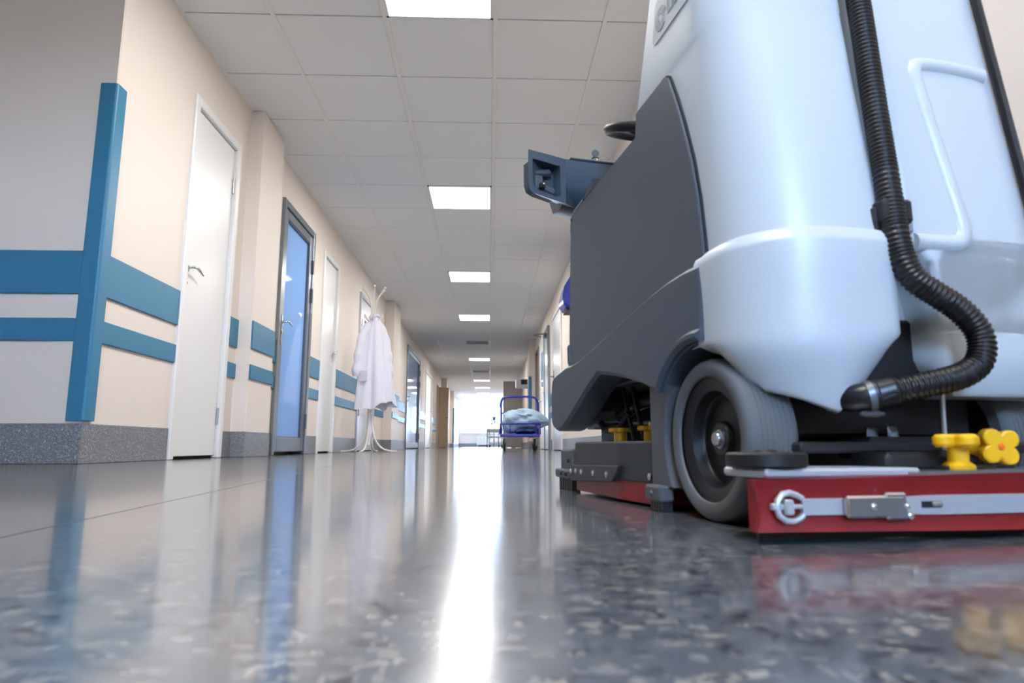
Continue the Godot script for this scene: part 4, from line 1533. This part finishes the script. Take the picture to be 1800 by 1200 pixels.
	b = MB.new()
	b.lathe([Vector2(0.009, -0.004), Vector2(0.009, 0.007), Vector2(0.0075, 0.0085), Vector2(0, 0.0085)], 16, Transform3D(Basis.IDENTITY, kp))
	var lock := part("ignition_lock", b, M.chrome, d)
	b = MB.new()
	b.box(kp + Vector3(0, 0.0105, 0), Vector3(0.015, 0.006, 0.01), 0.002)
	part("key_collar", b, M.black_rubber, lock)
	b = MB.new()
	b.lathe([Vector2(0, -0.0012), Vector2(0.0085, -0.0012), Vector2(0.0085, 0.0012), Vector2(0, 0.0012)], 20, Transform3D(Basis(Vector3.RIGHT, PI / 2), kp + Vector3(0, 0.0225, 0)))
	b.box(kp + Vector3(0, 0.0135, 0), Vector3(0.006, 0.006, 0.0022), 0.0005)
	part("key", b, M.dull_steel, lock)
	# column down to the nose
	b = MB.new()
	b.prism([Vector2(0.60, 0.23), Vector2(0.62, 0.63), Vector2(0.70, 0.64), Vector2(0.68, 0.23)], 0.06, 0.34, 0.004, SIDEWAYS)
	part("console_column", b, M.panel_grey, t)
	# steering wheel
	var c := P(0.49, 0.2, 0.757)
	var tilt := Basis(Vector3.RIGHT, deg_to_rad(22.0))
	var ring := []
	for i in 48:
		var a := TAU * i / 48
		ring.append(c + tilt * Vector3(0.125 * cos(a), 0, 0.125 * sin(a)))
	b = MB.new()
	b.tube(ring, 0.0105, 12, true)
	var sw := part("steering_wheel", b, M.black_rubber, t)
	b = MB.new()
	for i in 3:
		var a := TAU * i / 3.0 + PI * 0.86
		b.tube([c + tilt * Vector3(0.122 * cos(a), 0, 0.122 * sin(a)), c + tilt * Vector3(0.07 * cos(a), -0.012, 0.07 * sin(a)), c + tilt * Vector3(0.02 * cos(a), -0.03, 0.02 * sin(a))], [0.007, 0.008, 0.01], 8)
	part("spoke", b, M.black_rubber, sw)
	b = MB.new()
	b.tube([c + tilt * Vector3(0, -0.015, 0), c + tilt * Vector3(0, -0.06, -0.01), P(0.6, 0.2, 0.66)], [0.032, 0.03, 0.028], 18)
	part("steering_column", b, M.bracket_black, t)

func scrubber_decal(t: Node3D) -> void:
	# grey name plate high on the left of the tank, with ring emblem and lettering
	var poly := []
	var r := 0.012
	for k in [[0.097, 0.699, 180.0], [-0.02, 0.699, 270.0], [-0.02, 0.752, 0.0], [0.085, 0.740, 90.0]]:
		for i in 6:
			var a := deg_to_rad(k[2] + 90.0 * i / 5.0)
			# u falls to the right as one looks at this side
			poly.append(Vector2(k[0] - r * cos(a), k[1] + r * sin(a)))
	var b := MB.new()
	b.prism(poly, 0.0007, 0.004, 0.0, SIDEWAYS)
	var d := part("name_plate", b, M.decal_grey, t)
	b = MB.new()
	for ring in [[0.0155, 0.2, 5.5, 0.0028], [0.0095, 2.6, 8.2, 0.0022]]:
		var pts := []
		for i in 25:
			var a := lerpf(ring[1], ring[2], i / 24.0)
			pts.append(P(0.0785 - ring[0] * cos(a), 0.0008, 0.7165 + ring[0] * sin(a)))
		for i in 24:
			var p0: Vector3 = pts[i]
			var p1: Vector3 = pts[i + 1]
			var m := P(0.0785, 0.0008, 0.7165)
			var o0: Vector3 = (p0 - m).normalized() * float(ring[3])
			var o1: Vector3 = (p1 - m).normalized() * float(ring[3])
			var out := Vector3(-0.0006, 0, 0)
			b.quad_n(p0 - o0 + out, p1 - o1 + out, p1 + o1 + out, p0 + o0 + out, Vector3(-1, 0, 0))
	part("ring_emblem", b, M.decal_print, d)
	for line in [["Libe", 0.7005, 0.057], ["Ne", 0.7285, 0.057]]:
		var tm := TextMesh.new()
		tm.text = line[0]
		var f := SystemFont.new()
		f.font_names = PackedStringArray(["Droid Sans"])
		tm.font = f
		tm.font_size = 32
		tm.pixel_size = 0.0009
		tm.depth = 0.0006
		tm.horizontal_alignment = HORIZONTAL_ALIGNMENT_LEFT
		tm.vertical_alignment = VERTICAL_ALIGNMENT_BOTTOM
		var o := MeshInstance3D.new()
		o.name = "lettering"
		o.mesh = tm
		o.material_override = M.decal_print
		d.add_child(o, true)
		o.transform = Transform3D(Basis(Vector3.UP, -PI / 2), P(line[2], 0.0004, line[1]))


# ---------------------------------------------------------------- loose things in the corridor

func build_coat_rack() -> void:
	var at := Vector3(-1.62, 0, -8.95)
	var t := thing("coat_rack", "white metal coat rack with curved feet by left wall", "coat rack", at)
	var b := MB.new()
	b.tube([Vector3(0, 0.1, 0), Vector3(0, 1.0, 0), Vector3(0, 1.86, 0)], 0.019, 14)
	b.tube([Vector3(0, 0.62, 0), Vector3(0, 0.66, 0)], 0.026, 14)
	part("pole", b, M.rack_white, t)
	for i in 4:
		var a := TAU * i / 4.0 + 0.12
		var d := Vector3(cos(a), 0, sin(a))
		b = MB.new()
		b.tube(smooth_path([d * 0.02 + Vector3(0, 0.6, 0), d * 0.035 + Vector3(0, 0.36, 0), d * 0.085 + Vector3(0, 0.17, 0), d * 0.18 + Vector3(0, 0.055, 0), d * 0.3 + Vector3(0, 0.018, 0), d * 0.385 + Vector3(0, 0.014, 0)], 22), 0.0125, 10)
		part("foot", b, M.rack_white, t)
	for i in 6:
		var a := TAU * i / 6.0 + 0.3
		var d := Vector3(cos(a), 0, sin(a))
		b = MB.new()
		b.tube(smooth_path([d * 0.03 + Vector3(0, 1.8, 0), d * 0.032 + Vector3(0, 2.0, 0), d * 0.075 + Vector3(0, 2.13, 0), d * 0.16 + Vector3(0, 2.25, 0)], 14), 0.0095, 8)
		b.ball(d * 0.166 + Vector3(0, 2.256, 0), Vector3.ONE * 0.019, 10)
		b.tube(smooth_path([d * 0.03 + Vector3(0, 1.82, 0), d * 0.07 + Vector3(0, 1.8, 0), d * 0.13 + Vector3(0, 1.86, 0)], 8), 0.0085, 8)
		b.ball(d * 0.133 + Vector3(0, 1.866, 0), Vector3.ONE * 0.014, 8)
		part("hook", b, M.rack_white, t)

	# lab coat hung by its collar on the room side of the rack
	var c := thing("lab_coat", "white lab coat hanging from the coat rack", "coat", at + Vector3(0.02, 0, 0.0))
	var rows := []
	for i in 37:
		var q := i / 36.0
		var y := lerpf(1.86, 0.62, q)
		var wide := 0.045 + 0.085 * smoothstep(0.0, 0.16, q) + 0.125 * q
		var deep := 0.045 + 0.05 * smoothstep(0.0, 0.2, q) + 0.06 * q
		var row := PackedVector3Array()
		for j in 72:
			var a := TAU * j / 72.0
			var fold := 1.0 + (0.05 + 0.13 * q) * sin(a * 5.0 + 1.3 + q * 1.1) + (0.03 + 0.06 * q) * sin(a * 11.0 + 0.4 - q * 2.0)
			var hem := 0.05 * q * sin(a * 2.0 + 0.6) + 0.018 * q * sin(a * 7.0)
			row.push_back(Vector3(wide * fold * cos(a) + 0.03 * q, y + hem, deep * fold * sin(a)))
		rows.append(row)
	b = MB.new()
	b.grid(rows, true)
	part("body", b, M.coat_cloth, c, 70.0)
	# sleeves
	for s in [[-1.0, 0.06], [1.0, -0.05]]:
		var path := smooth_path([Vector3(s[0] * 0.06, 1.74, s[1]), Vector3(s[0] * 0.135, 1.58, s[1] * 1.6), Vector3(s[0] * 0.175, 1.36, s[1] * 1.7), Vector3(s[0] * 0.195, 1.15, s[1] * 1.5), Vector3(s[0] * 0.205, 1.02, s[1] * 1.2)], 26)
		var rad := []
		for i in 27:
			rad.append(0.055 + 0.012 * sin(i * 0.9) * (i / 26.0) + 0.012 * (i / 26.0))
		b = MB.new()
		b.tube(path, rad, 16)
		part("sleeve", b, M.coat_cloth, c, 70.0)
	# collar
	b = MB.new()
	var ring := []
	for i in 20:
		var a := TAU * i / 20
		ring.append(Vector3(0.062 * cos(a), 1.85 + 0.02 * sin(a * 2.0), 0.06 * sin(a)))
	b.tube(ring, 0.02, 8, true)
	part("collar", b, M.coat_cloth, c, 70.0)
	# pocket edge on the front
	b = MB.new()
	b.box(Vector3(-0.09, 1.02, 0.155), Vector3(0.13, 0.16, 0.012), 0.005, Basis(Vector3.UP, -0.5))
	part("pocket", b, M.coat_cloth, c)

func caster(t: Node3D, at: Vector3, r: float, turn: float) -> void:
	var n := Node3D.new()
	n.name = "caster"
	t.add_child(n, true)
	n.position = at
	n.rotation.y = turn
	var b := MB.new()
	b.lathe([Vector2(0, -0.018), Vector2(r * 0.8, -0.018), Vector2(r, -0.011), Vector2(r, 0.011), Vector2(r * 0.8, 0.018), Vector2(0, 0.018)], 22, Transform3D(Basis(Vector3.FORWARD, PI / 2), Vector3(0, r, 0.02)))
	part("wheel", b, M.black_rubber, n)
	b = MB.new()
	for s in [-0.024, 0.024]:
		b.prism([Vector2(-0.02, r * 0.8), Vector2(-0.03, r * 1.2), Vector2(0.0, r * 2.35), Vector2(0.05, r * 2.35), Vector2(0.04, r * 1.0), Vector2(0.0, r * 0.75)], s - 0.002, s + 0.002, 0.0, Transform3D(Vector3(0, 0, -1), Vector3(0, 1, 0), Vector3(1, 0, 0), Vector3(0, 0, 0.02)))
	b.box(Vector3(0, r * 2.38, 0), Vector3(0.075, 0.012, 0.09), 0.002)
	part("fork", b, M.steel, n)

func build_cart() -> void:
	# local: x across, z towards the viewer
	var t := thing("platform_cart", "blue tubular platform cart carrying laundry sacks", "cart", Vector3(0.535, 0, -11.6), deg_to_rad(-2.0))
	var hw := 0.34
	var b := MB.new()
	b.box(Vector3(0, 0.262, 0), Vector3(2 * hw, 0.045, 1.05), 0.01)
	part("platform", b, M.cart_blue, t)
	# tall push handle at the far end
	b = MB.new()
	b.tube(smooth_path([Vector3(-hw, 0.26, -0.5), Vector3(-hw, 0.6, -0.5), Vector3(-hw, 0.86, -0.5), Vector3(-hw + 0.03, 0.945, -0.5), Vector3(-hw + 0.1, 0.98, -0.5), Vector3(0, 0.985, -0.5), Vector3(hw - 0.1, 0.98, -0.5), Vector3(hw - 0.03, 0.945, -0.5), Vector3(hw, 0.86, -0.5), Vector3(hw, 0.6, -0.5), Vector3(hw, 0.26, -0.5)], 60), 0.019, 12)
	part("push_handle", b, M.cart_blue, t)
	b = MB.new()
	b.tube([Vector3(-hw, 0.68, -0.5), Vector3(hw, 0.68, -0.5)], 0.011, 8)
	part("cross_bar", b, M.cart_blue, t)
	# low rail round the load
	b = MB.new()
	b.tube([Vector3(-hw, 0.28, 0.5), Vector3(-hw, 0.455, 0.5), Vector3(hw, 0.455, 0.5), Vector3(hw, 0.28, 0.5)], 0.014, 10)
	b.tube([Vector3(-hw, 0.455, 0.5), Vector3(-hw, 0.455, -0.5)], 0.014, 10)
	b.tube([Vector3(hw, 0.455, 0.5), Vector3(hw, 0.455, -0.5)], 0.014, 10)
	part("low_rail", b, M.cart_blue, t)
	for x in [-0.17, 0.27]:
		b = MB.new()
		b.tube([Vector3(x, 0.28, 0.5), Vector3(x, 0.455, 0.5)], 0.006 if x < 0 else 0.012, 8)
		part("rail_post", b, M.cart_blue, t)
	for q in [[-0.27, 0.44, 0.1], [0.26, 0.44, -0.4], [-0.27, -0.44, 0.0], [0.26, -0.44, 0.0]]:
		caster(t, Vector3(q[0], 0, q[1]), 0.1, q[2])

	# sacks lying on the platform
	var big := sack(Vector3(0.385, 0.18, 0.36), 17, true)
	var o := part(numbered("laundry_sack"), big, M.sack_pale, self, 80.0)
	o.position = Vector3(0.60, 0.555, -11.62)
	o.rotation = Vector3(0.1, 0.1, -0.02)
	tag(o, "large pale blue laundry sack slumped over the cart rail", "sack", "laundry sacks on the cart")
	var under := sack(Vector3(0.215, 0.062, 0.36), 29, false)
	o = part(numbered("laundry_sack"), under, M.sack_dark, self, 80.0)
	o.position = Vector3(0.63, 0.342, -11.56)
	tag(o, "dark blue sack lying under the pale sack on cart", "sack", "laundry sacks on the cart")

func sack(r: Vector3, seed_: int, corner: bool) -> MB:
	var nz := FastNoiseLite.new()
	nz.seed = seed_
	nz.frequency = 1.3
	nz.fractal_octaves = 3
	var rows := []
	for i in 29:
		var a := -PI / 2 + PI * i / 28.0
		var row := PackedVector3Array()
		for j in 56:
			var c := TAU * j / 56.0
			var d := Vector3(cos(a) * cos(c), sin(a), cos(a) * sin(c))
			var k := 1.0 + 0.16 * nz.get_noise_3dv(d * 1.2) + 0.05 * nz.get_noise_3dv(d * 4.0)
			# creases that run towards the tied neck
			var neck := Vector3(-0.12, 0.72, 0.68).normalized()
			var ang := atan2(d.cross(neck).dot(Vector3(0, 0.3, 1).normalized()), d.dot(Vector3(1, 0, 0.2)))
			k += 0.022 * sin(ang * 13.0) * smoothstep(-0.1, 0.9, d.dot(neck))
			k -= 0.22 * smoothstep(0.965, 1.0, d.dot(neck)) - 0.1 * smoothstep(0.9, 0.96, d.dot(neck)) * (1.0 - smoothstep(0.96, 0.985, d.dot(neck)))
			var p := d * k
			if corner:
				var e := Vector3(0.93, -0.36, 0.1).normalized()
				p += e * 0.24 * pow(maxf(0.0, d.dot(e)), 7.0)
				# the left end sags down to the platform
				var e2 := Vector3(-0.8, -0.6, 0.15).normalized()
				p += Vector3(0.05, -0.72, 0.0) * pow(maxf(0.0, d.dot(e2)), 3.0)
			p.y = maxf(p.y, -0.86 if p.x > -0.25 or not corner else -1.5)
			row.push_back(p * r)
		rows.append(row)
	var b := MB.new()
	b.grid(rows, true, true)
	return b

func build_far_things() -> void:
	# wheeled stretcher near the end window
	var t := thing("stretcher_trolley", "white wheeled stretcher trolley near the end window", "stretcher", Vector3(0.16, 0, -25.6), deg_to_rad(4.0))
	var b := MB.new()
	for q in [[-0.2, 0.26], [0.26, -0.02]]:
		for z in [-0.7, 0.7]:
			b.tube([Vector3(q[0], 0.12, z), Vector3(q[0], 0.62, z)], 0.016, 8)
	b.tube([Vector3(-0.2, 0.4, 0.7), Vector3(0.26, 0.4, 0.7)], 0.014, 8)
	b.tube([Vector3(-0.2, 0.2, 0.7), Vector3(0.26, 0.2, 0.7)], 0.014, 8)
	b.tube([Vector3(-0.2, 0.2, 0.7), Vector3(-0.2, 0.2, -0.7)], 0.014, 8)
	b.tube([Vector3(0.26, 0.2, 0.7), Vector3(0.26, 0.2, -0.7)], 0.014, 8)
	b.box(Vector3(0.03, 0.62, 0), Vector3(0.52, 0.03, 1.7), 0.006)
	part("frame", b, M.gurney_white, t)
	b = MB.new()
	b.box(Vector3(0.03, 0.42, 0.02), Vector3(0.42, 0.03, 1.3), 0.005)
	part("shelf", b, M.medical_blue, t)
	b = MB.new()
	b.box(Vector3(0.03, 0.685, 0), Vector3(0.54, 0.1, 1.72), 0.03)
	part("mattress", b, M.sheet_white, t)
	for x in [-0.3, -0.27]:
		b = MB.new()
		b.tube(smooth_path([Vector3(-0.22, 0.3, 0.72), Vector3(-0.26, 0.55, 0.74), Vector3(x - 0.03, 0.78 + (x + 0.3) * 2.0, 0.76), Vector3(x - 0.1, 0.83 + (x + 0.3) * 2.0, 0.78)], 12), 0.013, 8)
		part("push_handle", b, M.gurney_white, t)
	for q in [[-0.2, 0.7], [0.26, 0.7], [-0.2, -0.7], [0.26, -0.7]]:
		caster(t, Vector3(q[0], 0, q[1]), 0.055, 0.3)

	t = thing("equipment_stand", "blue medical equipment stand behind the stretcher", "stand", Vector3(0.2, 0, -28.5))
	b = MB.new()
	b.tube([Vector3(0, 0.06, 0), Vector3(0, 1.28, 0)], 0.022, 10)
	for i in 5:
		var a := TAU * i / 5.0
		b.tube([Vector3(0, 0.08, 0), Vector3(0.26 * cos(a), 0.03, 0.26 * sin(a))], 0.014, 8)
	part("pole", b, M.steel, t)
	b = MB.new()
	b.box(Vector3(0, 0.98, 0), Vector3(0.34, 0.025, 0.28), 0.006)
	part("tray", b, M.medical_blue, t)
	for q in [[-0.1, 1.06, 0.07], [0.02, 1.09, 0.08], [0.12, 1.05, 0.06]]:
		b = MB.new()
		b.box(Vector3(q[0], q[1], 0.03), Vector3(q[2], 0.13, 0.07), 0.01)
		part("bottle_holder", b, M.medical_blue, t)
	b = MB.new()
	b.box(Vector3(0, 1.25, 0.03), Vector3(0.15, 0.18, 0.1), 0.012)
	part("pump", b, M.medical_blue, t)

	# wall box with a dark face by the grey door
	t = thing("wall_box", "white wall box with black face above the grey door", "box", Vector3(1.02, 2.02, -20.6))
	b = MB.new()
	b.box(Vector3(0, 0, 0), Vector3(0.38, 0.26, 0.5), 0.012)
	part("case", b, M.gurney_white, t)
	b = MB.new()
	b.box(Vector3(0.06, 0.04, 0.25), Vector3(0.2, 0.15, 0.02), 0.004)
	part("dark_face", b, M.dark_glass, t)

	# blue fixture that juts from the right wall behind the machine
	t = thing("wall_fixture", "rounded blue wall fixture with chrome bracket behind scrubber", "wall fixture", Vector3(WR, 2.16, -8.8))
	b = MB.new()
	b.prism([Vector2(0.0, 0.3), Vector2(-0.1, 0.24), Vector2(-0.2, 0.08), Vector2(-0.235, -0.06), Vector2(-0.225, -0.16), Vector2(-0.19, -0.22), Vector2(0.0, -0.24)], -0.25, 0.25, 0.03)
	part("shell", b, M.fixture_blue, t)
	b = MB.new()
	b.tube([Vector3(-0.02, 0.28, 0.1), Vector3(-0.1, 0.42, 0.1), Vector3(-0.08, 0.5, 0.1), Vector3(0.0, 0.5, 0.1)], 0.02, 10)
	part("bracket", b, M.chrome, t)
	b = MB.new()
	b.box(Vector3(-0.11, -0.245, 0.0), Vector3(0.14, 0.02, 0.4), 0.006)
	part("bottom_grille", b, M.bracket_black, t)
